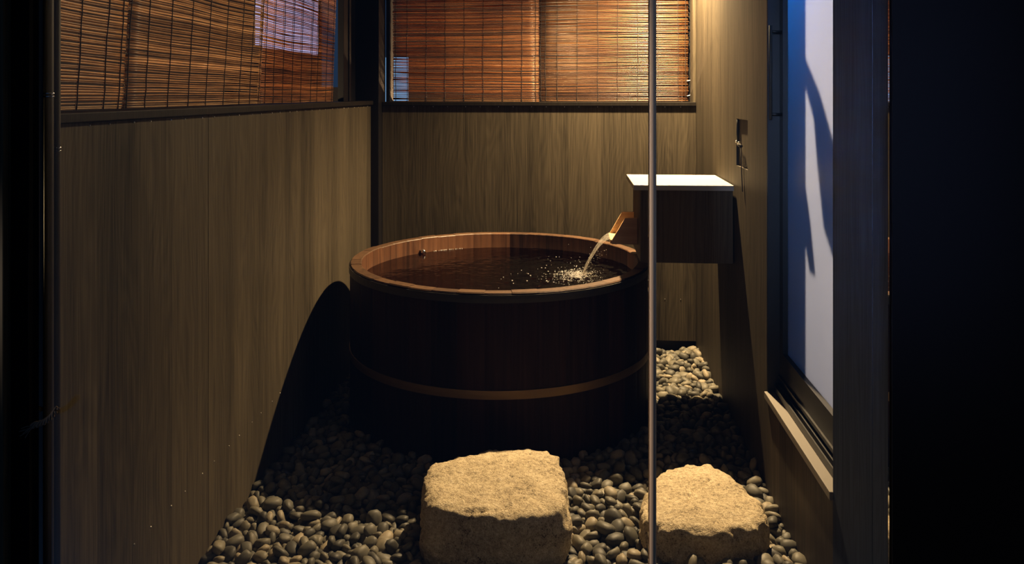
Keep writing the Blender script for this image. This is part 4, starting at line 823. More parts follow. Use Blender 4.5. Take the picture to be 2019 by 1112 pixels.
8,199,2085,28671,-213,86,-32,24,28,8,201,6028,28036,-177,8,22,-19,-94,8,246,5749,27865,-208,4,64,75,-9,3,172,-6842,26700,-168,95,6,17,23,
9,199,6364,27665,-176,98,4,-7,-11,4,247,-9832,26421,-248,97,10,-17,-4,3,255,1108,26790,-220,95,2,11,-26,0,286,-10281,25827,-206,13,-47,-84,18,
2,194,-9781,26079,-281,89,11,-1,-42,6,277,1502,26326,-387,27,4,-25,92,3,243,-5329,25331,-296,81,3,-49,28,6,194,1017,25526,-281,17,-54,77,27,
5,233,-6548,25017,-434,41,-10,-12,-89,1,284,-8430,24632,-422,9,-71,65,-19,1,182,-5549,24416,-209,71,-12,36,57,1,228,-8603,24179,-295,12,-21,-5,96,
11,190,6458,25356,-380,65,-10,-73,-13,5,231,1613,23173,-220,76,7,22,-59,10,205,-7938,22112,-93,2,87,36,-31,6,211,5812,40880,-3,5,-71,-64,27,
5,218,5055,39163,-4,59,53,-58,14,3,254,3954,39374,-218,13,-48,61,60,2,297,-10314,35461,-291,61,-31,71,-8,6,260,4355,34032,-268,59,-60,-9,52,
0,248,4712,33689,-226,47,10,16,85,2,234,-9070,32399,-413,27,-84,41,-21,4,239,-9494,31010,-184,1,-18,-33,92,2,236,5127,32105,-176,11,90,-39,-4,
5,253,-8938,31264,-428,7,97,15,7,3,193,-9564,30410,-223,58,10,-39,70,0,215,2368,31420,-259,7,-65,47,-58,5,254,2805,30699,-100,9,4,49,-85,
7,173,4207,30437,-98,9,-50,-85,-4,11,176,5686,30532,-237,96,5,-22,-5,10,205,1898,28469,-288,7,87,-47,-4,0,274,-7431,27078,-282,5,10,89,41,
7,204,-6224,26653,-274,71,-46,45,-27,10,255,1544,27587,-421,82,-8,12,53,6,192,-115,26301,-178,64,71,-22,-15,11,290,-10196,25019,-259,17,2,-32,-92,
7,173,-8832,24223,-224,5,43,-82,-36,2,269,-8180,24188,-346,65,27,68,16,7,212,6254,25210,-271,1,45,85,24,5,197,1910,24506,-200,41,-32,-45,72,
7,254,-10077,23167,-232,24,78,-54,18,9,261,-8562,23378,-346,67,-50,-34,-42,0,249,-8268,23118,-335,4,-21,-79,-56,3,291,-6234,23223,-351,16,35,86,30,
9,186,-9329,22367,-240,25,33,-38,81,5,225,6097,23250,-201,73,-39,25,-48,0,231,-5951,22026,-41,2,57,70,41,6,257,5747,42239,-333,46,-47,39,64,
6,260,5895,41543,-175,93,-30,7,12,7,210,5242,40456,-115,76,5,5,-63,9,186,6246,40177,-81,3,32,44,83,0,224,5306,39460,-56,29,-89,23,-21,
7,283,3864,38919,-266,7,-62,75,16,9,194,-10284,36696,-265,9,-24,83,47,8,223,6020,37544,-252,33,-93,-1,9,3,216,5268,36789,-224,19,2,-97,10,
3,231,4801,35511,-287,26,-12,-90,29,7,306,5835,35517,-330,46,54,68,12,9,254,5628,34916,-288,66,41,-48,37,8,202,5894,34321,-212,83,-30,-7,44,
5,239,6400,33848,-209,66,-39,-23,59,1,245,4553,33383,-261,22,-77,-51,-28,0,290,-9612,32329,-404,92,9,-10,33,4,200,3430,32826,-271,11,-36,-92,-1,
3,233,2804,31207,-188,40,71,-41,38,10,261,4489,31063,-198,68,-19,-38,-58,0,282,3215,30468,-216,44,87,-5,-19,7,226,4947,30540,-145,76,-22,17,57,
4,217,6211,30287,-232,56,-22,78,-14,2,196,-9992,29223,-211,69,20,46,51,9,198,-9485,29039,-214,7,-90,-37,-16,10,224,-7670,29266,-374,4,91,5,39,
1,242,-7119,29316,-342,93,-31,1,12,9,208,3289,29212,-216,1,35,18,91,1,165,5695,29392,-273,49,76,35,22,9,247,3623,29008,-237,71,52,-42,-17,
1,242,1374,28606,-350,62,20,7,-74,0,245,512,28008,-229,85,-25,7,-44,0,188,86,27781,-244,14,-58,74,28,3,243,-8274,26850,-264,5,-78,54,-28,
8,297,1951,27784,-389,70,12,19,66,3,211,2754,27591,-233,88,-30,25,-23,4,234,2313,26887,-221,80,24,-20,49,9,239,-6346,26440,-335,40,43,29,-74,
9,248,78,26373,-397,29,-60,59,-43,0,232,-8719,24526,-409,56,32,-29,-70,1,213,-5312,24088,-261,19,-60,-76,13,11,187,-6536,23314,-304,61,-9,-28,72,
10,294,-8799,23050,-394,8,-17,1,97,10,253,5881,24148,-421,81,9,-9,56,0,191,-9094,22922,-314,10,36,86,-30,3,298,-9136,22550,-365,24,-74,55,-27,
2,167,-4335,22830,-336,3,39,-2,-91,4,254,2305,22917,-195,1,-98,-12,-7,1,287,5321,39923,-117,23,67,68,-9,0,196,4282,36959,-230,69,62,35,3,
11,195,4624,36953,-246,49,-1,38,-77,11,295,3618,36749,-396,19,77,-58,-9,3,201,5854,34624,-251,57,-5,-15,79,4,191,3769,33931,-438,18,-94,-26,0,
10,179,3659,33483,-390,15,69,-32,-62,5,246,-10109,30523,-244,69,-6,21,68,6,188,3128,30744,-141,7,-71,-20,-65,8,233,-9110,30044,-414,2,-14,-62,75,
1,216,3783,30829,-256,3,96,-22,6,7,212,2280,30214,-253,20,79,27,50,11,198,4370,29139,-151,39,12,87,26,1,257,-9526,28194,-368,20,-83,-28,-42,
4,221,3431,28650,-151,21,60,74,15,1,197,-5924,27826,-151,16,67,48,53,0,204,5936,28986,-265,40,88,-22,-5,6,234,-5776,27282,-228,7,-63,76,-3,
1,297,-10195,26722,-172,7,97,-14,-7,5,234,2211,28028,-356,6,84,38,-35,7,222,-9578,25450,-118,19,-96,2,-12,7,277,-10209,25318,-202,3,31,89,-30,
11,251,-8632,25490,-361,62,-76,-14,-1,8,213,644,26031,-289,39,-15,-27,-85,11,208,1344,25997,-269,70,-28,0,-64,3,242,-7074,24916,-382,26,50,63,52,
2,182,474,25270,-335,20,-4,-72,65,4,198,-6227,24154,-233,6,-15,94,25,5,279,1882,23732,-418,11,-36,-91,-3,3,233,-6171,22691,-208,30,9,64,69,
1,219,-6773,22630,-240,42,-45,-62,47,8,225,626,23031,-278,56,30,-71,-26,8,306,5459,41948,-392,15,-87,-44,9,8,274,4992,40708,-210,34,12,-32,86,
1,217,6386,38174,-145,54,32,44,-62,9,197,4218,38001,-176,0,-43,-83,32,7,247,4913,37633,-281,45,-75,10,-46,5,194,4034,37176,-342,98,-14,-5,-8,
11,242,3832,36336,-440,4,46,87,14,1,309,-9535,33891,-327,40,-60,-66,-17,10,244,-9643,32743,-422,12,91,37,-6,9,183,4489,33099,-298,23,-68,67,11,
5,196,5607,32887,-137,62,-15,-31,-69,4,217,3948,31685,-285,10,31,-42,-84,9,252,5705,31599,-239,67,6,-59,43,3,208,4094,31247,-177,32,-81,45,12,
7,269,-7837,30074,-333,24,81,-51,-10,0,250,-7626,30283,-431,19,62,72,19,9,169,4617,30679,-190,8,78,42,44,11,201,6125,30858,-233,29,-82,42,-23,
11,174,4121,30111,-143,12,-82,51,17,2,225,5157,30091,-206,14,44,47,-74,11,200,4659,29667,-129,70,-20,6,67,4,277,-9760,28551,-352,33,59,-68,-25,
10,279,511,29102,-350,40,15,50,74,6,240,804,28811,-239,69,-43,-40,41,5,222,1643,28619,-151,83,39,-36,11,7,231,409,28779,-267,78,-61,-10,-4,
3,229,-5296,28091,-154,13,24,95,10,0,200,-9088,27744,-279,47,-24,-84,8,7,261,5417,27963,-7,35,-48,35,-71,9,256,1614,28041,-211,9,-4,98,3,
2,249,-7867,26030,-268,48,74,45,-3,5,255,-5273,25679,-350,90,-3,-37,-17,4,241,-6764,25468,-408,9,-40,-89,-11,0,256,-8933,23448,-364,39,18,-53,72,
6,288,-4821,23362,-381,0,-32,90,-24,3,288,-6813,23112,-409,66,0,-14,-72,0,225,582,23331,-439,84,-17,11,-48,3,275,5994,41919,-216,90,-22,25,24,
3,264,4004,41444,-246,11,73,47,46,4,204,4662,41523,-178,20,44,71,49,2,217,4933,41542,-262,15,28,-51,-79,0,266,3957,39693,-153,91,-27,5,28,
3,195,4612,39066,-219,24,-73,-53,33,8,234,5923,38872,-235,38,-81,-42,-10,0,208,6387,36720,-159,78,21,33,-46,8,223,5590,36365,-228,79,55,6,-23,
0,291,-9752,34494,-409,11,-22,94,21,0,242,-10004,34068,-371,55,41,71,8,1,227,3585,35358,-443,17,-92,-33,-6,11,236,6136,34814,-278,24,-21,10,-93,
4,172,5225,34339,-247,92,30,13,15,2,192,-10106,32959,-306,54,-54,12,-62,3,180,4051,34370,-457,12,-75,61,-15,8,240,5891,34105,-368,20,-71,-46,48,
5,249,3916,33110,-283,34,79,48,1,7,201,3185,33172,-438,65,-51,-31,44,2,177,3164,32884,-419,79,49,-31,13,3,264,-9173,31292,-272,29,90,16,25,
2,191,-10342,30828,-328,64,-22,29,66,5,207,-10002,30186,-237,35,-89,18,17,6,293,-9651,30057,-190,15,74,59,-25,4,289,-8768,28964,-385,17,61,76,1,
5,239,-5846,28435,-230,99,4,1,0,10,182,-9632,27371,-273,43,10,-17,-87,9,187,-8535,27260,-261,61,17,14,74,2,214,-9479,26883,-234,63,-15,65,-38,
0,210,-9662,26732,-173,18,-36,49,76,8,212,-5341,26881,-232,8,-3,-1,99,1,199,-9229,26547,-343,39,49,50,-58,9,226,-9703,25204,-192,62,-62,-42,-18,
11,202,-7785,25544,-303,16,43,84,26,0,299,-7998,24716,-209,19,18,93,-21,0,217,-7330,24877,-277,21,2,-2,97,0,178,-6510,24701,-387,67,24,65,23,
0,182,-5153,23943,-180,22,-81,-25,46,5,193,6455,24997,-404,51,-41,50,-56,10,198,-8257,23861,-409,35,-52,-64,42,0,249,28,23098,-403,61,-66,-36,21,
5,280,5347,23253,-327,24,-87,-8,40,5,201,5452,41056,-140,59,-22,9,-76,8,246,5160,40987,-210,91,37,4,-8,11,224,6348,40356,-167,1,7,-38,91,
9,180,5590,40107,-227,87,6,-21,41,1,200,6149,39599,-101,26,69,66,0,5,246,3613,39012,-96,10,90,-37,14,11,195,4735,39527,-251,7,30,6,94,
6,208,4973,38558,-256,11,72,39,54,11,230,4347,37675,-245,15,-7,-97,-7,7,232,6415,37556,-246,61,-48,53,-32,8,247,5677,37494,-294,70,-25,-8,-65,
6,211,-10304,36193,-383,62,-7,-63,44,4,267,6301,37056,-242,14,80,-55,16,1,169,4942,36982,-256,48,75,-35,-26,10,235,4323,36613,-256,94,27,-14,-8,
6,219,-9547,34801,-201,17,61,53,55,2,181,3463,35582,-456,14,-51,84,0,0,191,3770,35675,-454,17,96,-7,-17,4,238,5168,35178,-273,33,59,-72,5,
11,173,4605,34591,-422,7,26,78,55,6,169,5648,33939,-214,70,66,-22,6,11,195,-9499,33113,-461,84,-1,-12,-51,10,194,5892,33569,-264,8,-50,84,-13,
1,201,6115,33800,-316,35,86,-30,-15,0,222,-10268,31993,-204,1,-30,88,34,5,219,3061,32629,-400,2,88,-39,22,4,196,5457,31970,-301,96,-4,21,-7,
9,239,-8573,31135,-433,19,-96,14,-7,2,216,2707,31489,-287,14,-51,73,-41,3,197,-10359,30241,-262,63,36,-41,-53,5,200,-8213,30914,-449,36,-11,-11,-91,
1,282,-10250,29148,-235,66,10,30,-67,2,252,3901,30211,-369,78,31,-48,-20,0,259,2748,29566,-327,8,48,86,-5,7,230,4537,29478,-262,11,6,-75,-64,
0,230,-9468,28534,-328,73,-38,10,54,9,170,-8601,28109,-230,37,-76,-40,-32,3,247,-6187,28059,-228,8,-63,-73,-21,2,245,1012,28532,-339,26,20,-93,-12,
6,280,5690,28482,-393,92,19,12,29,9,184,-8055,27077,-237,51,63,-9,56,3,174,336,27777,-272,31,-26,90,-10,5,209,-5456,27285,-295,14,43,87,12,
8,231,2445,28266,-421,7,-77,-62,-1,4,191,-7424,26774,-265,70,-62,30,-16,7,250,2441,27775,-411,19,-97,3,3,6,244,-8044,26371,-389,15,5,-96,18,
4,230,-8729,25708,-380,77,-57,-1,24,6,185,2357,26288,-225,5,9,93,32,3,244,1871,26513,-425,6,-35,91,-17,2,217,-5584,25529,-237,57,68,-43,3,
9,195,-8680,25279,-278,97,-17,12,-1,2,288,-7144,25410,-380,80,-27,20,-47,11,249,325,26141,-387,57,-23,-10,-77,2,230,-6841,24911,-273,25,-59,-56,50,
0,226,-8640,24901,-434,5,-37,90,-19,10,264,-8888,23856,-281,7,-91,-39,8,1,212,-7489,24228,-372,5,25,80,-53,2,228,21,24427,-385,66,16,-56,-45,
9,173,-8168,23375,-221,3,69,-65,-27,7,194,44,24117,-451,48,-14,-24,82,0,255,4683,22869,-69,31,-25,-32,85,4,299,4952,41868,-386,18,3,18,-96,
4,220,5686,41281,-183,6,-19,-48,84,6,195,3964,40850,-296,2,-18,97,-12,6,210,3793,39984,-87,22,-87,22,36,7,206,5062,40295,-214,14,47,54,-67,
4,230,6322,39527,-218,46,83,19,21,5,193,4409,38906,-275,64,-2,-28,-70,3,309,3844,38034,-399,86,-9,10,48,6,170,5456,37365,-227,73,8,66,5,
10,257,-9728,35762,-117,6,-96,-16,18,7,230,5262,36172,-250,31,62,-70,-7,11,248,6353,35853,-226,13,59,79,-6,2,175,4872,33962,-315,32,-26,24,-87,
7,235,-10026,32609,-276,97,4,9,-17,7,171,3843,33662,-451,17,-97,10,7,2,235,4304,33272,-371,48,68,-4,-52,8,193,6426,32874,-198,49,-38,-37,-68,
11,280,5278,32468,-363,73,-29,7,60,9,204,3313,32186,-388,68,-37,-28,-55,5,180,5345,31337,-210,40,39,78,-24,8,204,5433,31181,-371,19,-71,-21,-63,
11,233,4840,30911,-240,44,6,26,84,3,224,-8176,29668,-377,17,-72,53,-38,0,177,5124,30338,-231,66,15,-37,62,9,239,2445,29942,-236,9,-90,38,-12,
5,227,-6417,29134,-367,10,52,32,-77,4,205,-5448,28925,-354,23,-75,-9,-60,6,230,-262,29119,-341,26,37,-69,55,11,170,-7515,28431,-292,78,22,51,-25,
5,204,6352,29646,-415,12,-41,85,29,0,232,-435,28552,-189,54,67,-44,21,9,235,2384,28819,-260,16,-75,-53,33,10,173,-9343,27764,-269,95,21,-18,-6,
11,184,-5146,27531,-233,83,3,-27,-47,4,268,564,27714,-400,43,-16,5,88,4,190,-6785,26901,-341,48,57,29,58,2,194,-8860,26337,-325,31,15,36,-85,
4,204,933,27118,-383,87,4,45,-15,1,255,1490,27005,-260,12,-11,0,-98,8,274,2155,27115,-407,17,97,-10,4,7,261,-5799,26068,-379,21,-63,-70,-25,
5,261,367,26435,-340,9,83,42,-32,6,220,6039,26577,-190,91,-2,6,-38,2,166,-6509,25633,-410,36,43,-79,23,1,220,2032,25667,-445,77,-11,14,-59,
2,300,-7742,24781,-400,12,60,78,-4,11,219,-7940,24414,-348,30,60,-34,65,7,197,237,25131,-301,75,-60,3,-23,4,266,-6357,24351,-402,96,17,-1,-16,
8,211,-9599,23971,-251,15,-83,-41,-32,2,203,-5061,24122,-333,67,47,-6,-55,4,211,842,24949,-426,16,14,-97,2,10,249,1981,24563,-424,85,4,13,-49,
8,172,5888,24499,-402,86,-9,45,16,2,227,-7435,23501,-436,6,63,75,14,1,217,-8190,22882,-237,9,-85,-49,-11,0,279,-7437,22926,-302,15,-45,-39,78,
9,193,1335,23692,-394,20,70,-20,64,3,244,-7626,22431,-240,6,92,-34,8,9,263,6305,23726,-393,62,-76,-15,0,10,187,-7180,22058,-118,71,-19,61,-27,
10,215,3560,22817,-146,17,-41,62,64,11,199,4271,22677,-12,36,18,25,-87,7,214,6432,41735,-118,60,48,-58,-24,7,248,5132,42250,-413,2,-15,1,98,
6,223,4618,41193,-274,24,83,-43,-20,10,188,6452,40001,-215,44,-42,-49,61,8,195,5769,39286,-261,88,1,45,-5,3,304,-10199,36976,-404,88,1,16,-42,
10,259,6043,37854,-282,96,24,7,-4,7,278,4059,37656,-391,12,-57,74,-29,9,244,3735,37543,-419,65,-7,-18,73,3,222,5333,36540,-357,48,-55,2,-67,
8,228,5980,36303,-260,93,-2,-28,18,9,185,6269,36168,-267,8,-22,-16,-95,6,244,6335,36440,-277,14,-96,18,4,5,186,4461,35971,-337,53,83,-11,-6,
2,256,5094,35609,-279,54,-21,-16,-79,6,197,-10075,33790,-406,55,-60,4,-56,10,260,4996,34949,-390,94,-25,5,16,0,214,-10328,33676,-440,15,-58,-78,14,
3,248,6423,33482,-308,7,72,-16,66,3,269,5743,33230,-333,19,-67,-56,44,6,196,5792,32443,-217,84,38,-16,31,11,195,-9123,31921,-462,42,-13,2,89,
0,289,5509,32890,-411,42,-7,19,-87,11,281,4696,32572,-429,85,-15,-4,-49,1,242,5647,32117,-184,6,4,-93,32,4,216,3594,31693,-276,16,-27,83,44,
11,210,4814,31890,-228,10,-80,-58,0,7,265,2182,31098,-406,5,82,51,21,10,217,-8374,30598,-435,84,-1,4,-52,5,251,2562,31209,-423,17,8,10,97,
10,192,2629,30830,-449,15,55,-80,-10,5,203,-9959,29584,-389,59,32,60,40,5,227,-9436,29370,-234,2,-82,52,-20,0,243,-7405,29782,-406,64,-75,-10,-2,
5,201,-7889,29397,-302,11,55,-81,8,9,196,-7097,29898,-446,36,22,6,89,1,220,3702,29741,-219,15,40,66,60,2,224,3395,29482,-203,4,-23,93,-25,
3,199,3057,29429,-246,47,-12,-29,-81,8,234,1311,29315,-356,64,42,63,-3,11,167,2709,29292,-274,34,-3,-69,62,6,276,4134,28876,-165,10,-26,91,27,
4,224,-8310,28342,-418,10,-97,16,12,7,244,1856,28803,-273,91,20,17,28,10,289,4870,28410,-52,30,89,-9,30,4,178,5843,29267,-371,23,-83,-29,-40,
9,187,2818,28516,-270,9,90,-35,-21,11,210,-9571,27654,-380,10,7,60,78,5,208,6368,28718,-363,41,51,-65,35,2,271,-8509,27602,-380,56,77,14,23,
11,227,5510,28165,-235,6,-59,79,3,5,206,-6091,27261,-235,76,-9,-33,-54,7,262,-5453,27654,-408,50,-12,13,83,3,237,-9249,26763,-363,31,-18,83,41,
0,300,-5650,26512,-307,53,61,50,-27,2,216,2061,26842,-369,7,86,-30,-38,6,220,-7628,26293,-411,8,-37,90,17,6,258,293,26827,-388,11,-17,96,-14,
11,256,-9042,25536,-361,51,-33,-27,74,8,226,-8928,25183,-161,90,-7,-11,-40,5,191,-6625,25809,-393,45,35,-67,-46,5,176,-83,25829,-292,52,-84,1,-2,
9,196,861,25729,-295,4,-11,-96,-20,2,256,-5923,24922,-280,88,25,22,31,10,262,112,25584,-414,3,98,-5,14,0,226,-9262,24709,-429,7,14,89,40,
1,173,-6620,24426,-254,93,20,-25,-10,6,224,-6258,24755,-423,69,19,-11,-68,6,267,1757,25090,-331,4,60,51,-60,0,240,6343,25580,-393,94,-17,12,20,
1,218,-6778,24191,-291,97,-6,-5,21,4,166,-7260,24089,-453,77,3,-15,-60,7,203,-9613,23331,-346,29,-21,10,-92,5,244,-5015,23727,-385,73,-32,42,-42,
9,168,-7388,23175,-384,65,-1,72,22,7,286,6389,23202,-166,57,-28,-51,57,6,218,-7470,22614,-412,6,-40,89,17,0,215,-7959,22433,-277,29,62,69,-19,
3,202,-7353,22140,-183,34,37,19,83,0,250,4044,42215,-368,41,8,77,46,7,244,5154,41393,-369,45,18,-86,4,2,220,5318,41604,-389,68,-67,-15,-22,
7,200,4583,40440,-187,21,-63,60,-42,9,215,6001,41078,-243,34,31,-86,-13,1,220,4565,39442,-316,6,91,27,-28,7,277,5463,39192,-390,77,61,10,-8,
2,217,6272,38541,-177,97,10,15,-10,10,173,5421,38617,-300,27,21,27,-89,11,283,5762,38460,-346,16,-52,78,28,4,237,4361,38646,-416,16,8,14,-96,
4,238,4529,38387,-377,77,59,17,7,0,170,4853,38377,-256,71,50,-36,-29,6,203,-10340,37571,-410,57,32,49,55,4,235,3487,37842,-199,14,-10,61,76,
8,271,4465,37205,-364,39,-23,-10,88,10,220,3458,37399,-438,61,-14,-7,76,0,244,4623,36639,-326,64,3,46,-60,11,290,-9619,35296,-213,32,-53,77,8,
9,166,6430,35104,-259,8,-44,79,40,1,224,4571,34847,-444,14,96,16,-10,11,280,3564,34936,-431,30,-9,-16,93,6,184,3789,34439,-399,19,39,80,38,
9,190,3863,34703,-452,2,-78,-59,15,2,197,4912,34654,-452,94,-8,-9,27,2,215,-9820,33595,-445,33,13,-2,-92,6,169,4997,34249,-399,8,-73,13,-65,
2,191,4259,34261,-431,25,-29,65,-64,9,253,6381,34254,-424,6,-76,62,-15,7,242,-10282,32924,-416,17,-44,-87,10,0,220,5318,33850,-292,5,8,-91,-37,
0,226,5953,33155,-202,8,37,-14,91,11,167,6189,33583,-356,53,79,10,-25,10,228,-9234,32228,-367,51,-79,18,-25,6,222,3589,33090,-417,12,-72,64,-21,
5,281,5336,33321,-407,30,8,4,94,6,196,4894,32850,-306,30,40,-8,-85,5,214,6004,32101,-265,68,-25,9,-67,3,183,-9938,30678,-152,10,14,-97,5,
2,202,-9033,30790,-339,30,20,19,-90,1,217,2537,31590,-445,14,-79,58,4,7,188,3275,30934,-265,15,19,21,-94,7,209,-8980,30261,-419,58,-64,18,-45,
0,259,3906,31123,-397,52,-53,-54,38,4,190,-9192,29778,-367,87,-25,-40,-3,5,227,-9117,29502,-228,69,-10,-4,70,0,287,4655,30828,-397,64,67,-18,-28,
4,177,-9727,29549,-254,80,-5,-24,-53,11,228,-7890,29747,-445,8,-50,-85,9,10,219,1532,30255,-390,52,-35,60,-48,2,273,2506,30422,-418,93,3,-11,-32,
7,207,-7693,29674,-326,81,2,37,-44,8,227,-7428,29467,-395,75,-28,-8,-58,8,214,763,29728,-385,56,61,-8,54,1,294,3118,29719,-344,66,-71,13,-15,
11,174,4900,30087,-206,47,47,-20,-71,3,211,4988,29823,-276,14,13,-8,-97,6,216,6417,30247,-409,53,-33,46,-62,7,195,279,29404,-352,2,67,-15,72,
2,262,2682,29909,-428,14,0,18,96,5,235,5384,30065,-432,45,-14,-3,-87,5,279,-6095,28844,-287,31,87,-33,16,4,280,4671,29218,-302,47,85,9,-16,
9,242,85,29246,-413,68,71,-8,-5,3,196,6332,29903,-448,10,-13,97,13,10,257,-10329,28121,-345,73,13,-58,-32,3,177,-8126,28357,-268,89,-19,22,32,
7,261,5916,29493,-421,22,-6,-27,92,2,194,-6758,28264,-223,34,68,-63,-7,9,250,-5258,28112,-412,26,21,-73,-58,5,205,-4922,27681,-244,12,63,69,-30,
1,253,-7973,27377,-241,83,22,-16,-47,7,252,1779,28236,-410,10,-64,-73,16,9,241,6332,28104,-259,97,16,-11,-6,8,270,-7091,26869,-331,28,-89,-30,-17,
2,168,1699,27851,-335,11,-79,-56,17,6,214,5766,27490,-250,71,54,43,2,8,249,-10251,26321,-189,9,-28,30,-90,10,304,-5657,26903,-397,10,19,-96,-15,
3,235,1136,27568,-320,7,-89,-40,13,8,235,2713,27309,-361,16,41,-44,77,8,208,-8260,26660,-429,94,5,-17,-26,2,253,1853,27359,-408,97,9,-13,15,
5,172,-6210,26264,-285,71,54,34,27,3,254,-7187,25992,-258,56,-12,22,78,2,223,628,26649,-383,2,81,-44,-37,10,256,-9585,25725,-291,58,-4,-53,-60,
3,307,-8669,26098,-404,87,-18,1,45,7,177,1837,26858,-448,16,-39,89,-9,2,293,-8289,25534,-380,42,-62,46,-46,8,211,-9293,25130,-244,45,72,27,43,
9,245,-9766,24851,-325,67,9,-60,41,0,250,1086,25981,-416,55,48,51,43,8,201,-9477,24841,-240,11,19,-90,34,7,253,-5122,25421,-423,19,78,54,22,
5,216,-4,25318,-260,22,-3,8,-96,10,240,-9426,24245,-247,15,-34,-91,-15,6,167,-5781,24748,-409,58,-31,32,67,6,243,-5212,24753,-412,65,10,19,71,
6,260,-4681,24458,-408,23,-5,24,-93,2,208,-5814,24029,-248,31,-60,-67,-26,9,263,-9961,23565,-227,74,-12,-19,-62,1,229,-8457,24210,-442,16,36,91,7,
9,215,464,25064,-437,96,15,-18,2,5,224,-6741,24027,-444,15,93,-31,-4,11,217,-8354,23619,-363,27,34,68,-57,6,190,6348,24732,-377,24,-6,47,83,
11,256,-9275,23512,-437,62,4,12,-76,7,215,-9120,23248,-350,58,-9,73,-30,9,206,772,24245,-442,43,-14,-20,86,2,210,-6415,23626,-423,53,45,-43,-56,
2,221,-5724,22956,-296,72,-42,-19,-51,1,205,-8761,22681,-313,13,17,-38,-89,6,220,-6582,22825,-367,18,-26,64,69,2,195,-6931,22723,-361,56,-8,-79,-20,
11,248,-10130,22791,-319,30,-15,-19,91,0,238,-9469,22468,-358,60,6,32,-71,0,254,-10068,21139,-428,13,56,-78,-23,1,166,-9519,20908,-469,10,-10,97,14,
2,251,-8632,21329,-434,80,19,-7,-54,3,201,-8227,20964,-444,14,17,-97,-3,4,250,-7436,21321,-405,9,-5,98,13,5,264,-6951,21213,-426,21,3,22,-94,
7,249,-5646,21495,-402,5,-87,-46,0,9,209,-3717,20986,-438,93,-15,-15,-26,10,220,-3367,21087,-440,5,4,-17,-97,11,257,-2714,21272,-434,6,54,82,13,
0,221,-1627,21410,-436,3,-55,78,26,3,239,-56,21294,-431,98,11,-9,9,4,256,486,21220,-403,70,-9,-10,68,6,287,2059,21267,-383,24,17,2,-95,
7,281,2822,21224,-412,60,-17,-21,74,9,224,4020,21330,-438,16,48,85,8,10,254,4999,21469,-423,19,-91,-33,7,1,269,-10287,22049,-420,71,12,-2,-68,
2,235,-9025,21922,-430,12,10,-27,-94,4,282,-8367,21645,-392,97,-11,11,8,5,284,-7456,21730,-411,52,-9,-13,-83,6,248,-7082,22008,-410,93,22,-1,-27,
7,199,-6018,21837,-441,85,-3,18,47,9,203,-4650,22074,-424,65,-27,35,-60,10,298,-4230,21375,-402,23,-9,-12,95,1,217,-1855,22065,-446,2,-53,82,17,
3,225,-553,22103,-440,37,5,16,-90,4,283,1,21950,-394,0,-3,18,97,5,252,610,21900,-427,1,-79,60,4,6,240,1488,21985,-414,96,20,9,14,
8,208,2714,21660,-438,2,64,74,-16,10,291,4137,21830,-406,6,-27,93,-19,11,265,4973,21933,-434,89,2,13,-41,0,244,5518,21838,-421,29,38,68,55,
2,191,-9915,22243,-441,11,18,-52,-81,4,272,-8760,22321,-400,54,-15,-11,81,8,201,-6289,22556,-432,39,-3,-16,-89,10,218,-4430,22335,-434,6,97,-17,-12,
11,185,-4650,21566,-462,8,-17,-97,4,2,254,1360,22616,-407,67,36,39,49,3,225,2203,22431,-436,7,18,-95,-18,4,198,2800,22658,-434,15,11,-7,-97,
7,219,4828,22806,-433,24,-96,-3,-5,8,244,5476,22675,-417,6,28,94,10,10,250,-9965,23032,-420,3,90,39,14,4,238,-5883,23285,-418,90,-13,13,-37,
7,193,1152,22827,-446,2,-30,91,-25,8,218,1168,23358,-392,33,25,-6,90,9,231,1481,23116,-433,11,10,97,11,10,232,5607,23109,-376,63,-72,-1,26,
11,303,6033,23146,-417,81,-5,8,57,0,288,-10201,23829,-411,96,-21,0,9,1,299,-9279,23928,-413,3,13,-96,19,2,261,-8925,24225,-418,13,-77,61,1,
3,246,-7926,23899,-430,97,-4,16,-14,6,276,-6087,23810,-399,96,-24,-2,4,9,175,829,23711,-450,90,3,15,-38,10,229,1533,24054,-432,2,-27,-93,-17,
11,236,6346,24236,-445,98,3,-11,-4,4,207,-7378,24661,-433,79,-10,16,-57,5,254,-6782,24686,-424,52,-9,-13,-83,7,241,-5527,24663,-430,59,-17,21,-75,
8,236,1155,24868,-424,16,-57,80,-1,11,189,6298,24531,-467,97,-17,4,-5,0,252,-9894,25181,-430,21,78,-55,-17,1,216,-9302,25326,-445,77,8,-14,-60,
2,310,-9063,25031,-395,5,41,-89,-11,3,192,-7968,25132,-453,97,-17,10,-6,4,237,-7544,25465,-412,15,-27,94,-4,6,308,-6115,25227,-370,3,-41,87,-24,
8,286,-4474,25304,-309,70,25,58,-30,9,186,246,25291,-457,19,-85,-46,5,11,256,1046,25256,-369,3,10,-68,71,2,220,-10301,25766,-441,16,-75,-61,8,
3,219,-9770,26214,-443,32,-13,-12,92,5,271,-8185,26017,-423,94,-22,2,23,7,295,-6508,26157,-387,83,2,13,-52,8,245,-6147,26004,-417,12,60,78,-5,
10,247,-4791,26098,-426,20,-94,-24,6,11,298,-5035,27550,-415,11,85,49,-2,0,220,104,25918,-416,18,-13,-71,66,2,257,1327,25663,-400,3,10,-76,62,
3,240,2333,26099,-429,14,83,51,13,4,225,6096,25784,-422,92,-14,7,32,6,259,-9557,26529,-404,65,10,20,72,11,272,-5985,26450,-430,65,9,-8,-74,
2,274,-4307,26862,-390,17,-7,-77,60,4,204,-3075,27738,-431,14,-90,36,-11,5,240,620,27296,-433,45,-18,5,86,7,230,759,26287,-425,96,12,-14,-18,
8,195,1285,26618,-439,95,22,0,-17,9,294,2320,26568,-402,35,9,-24,-89,11,223,6344,27553,-449,10,7,-5,-98,2,281,-9501,27067,-417,11,-3,-15,97,
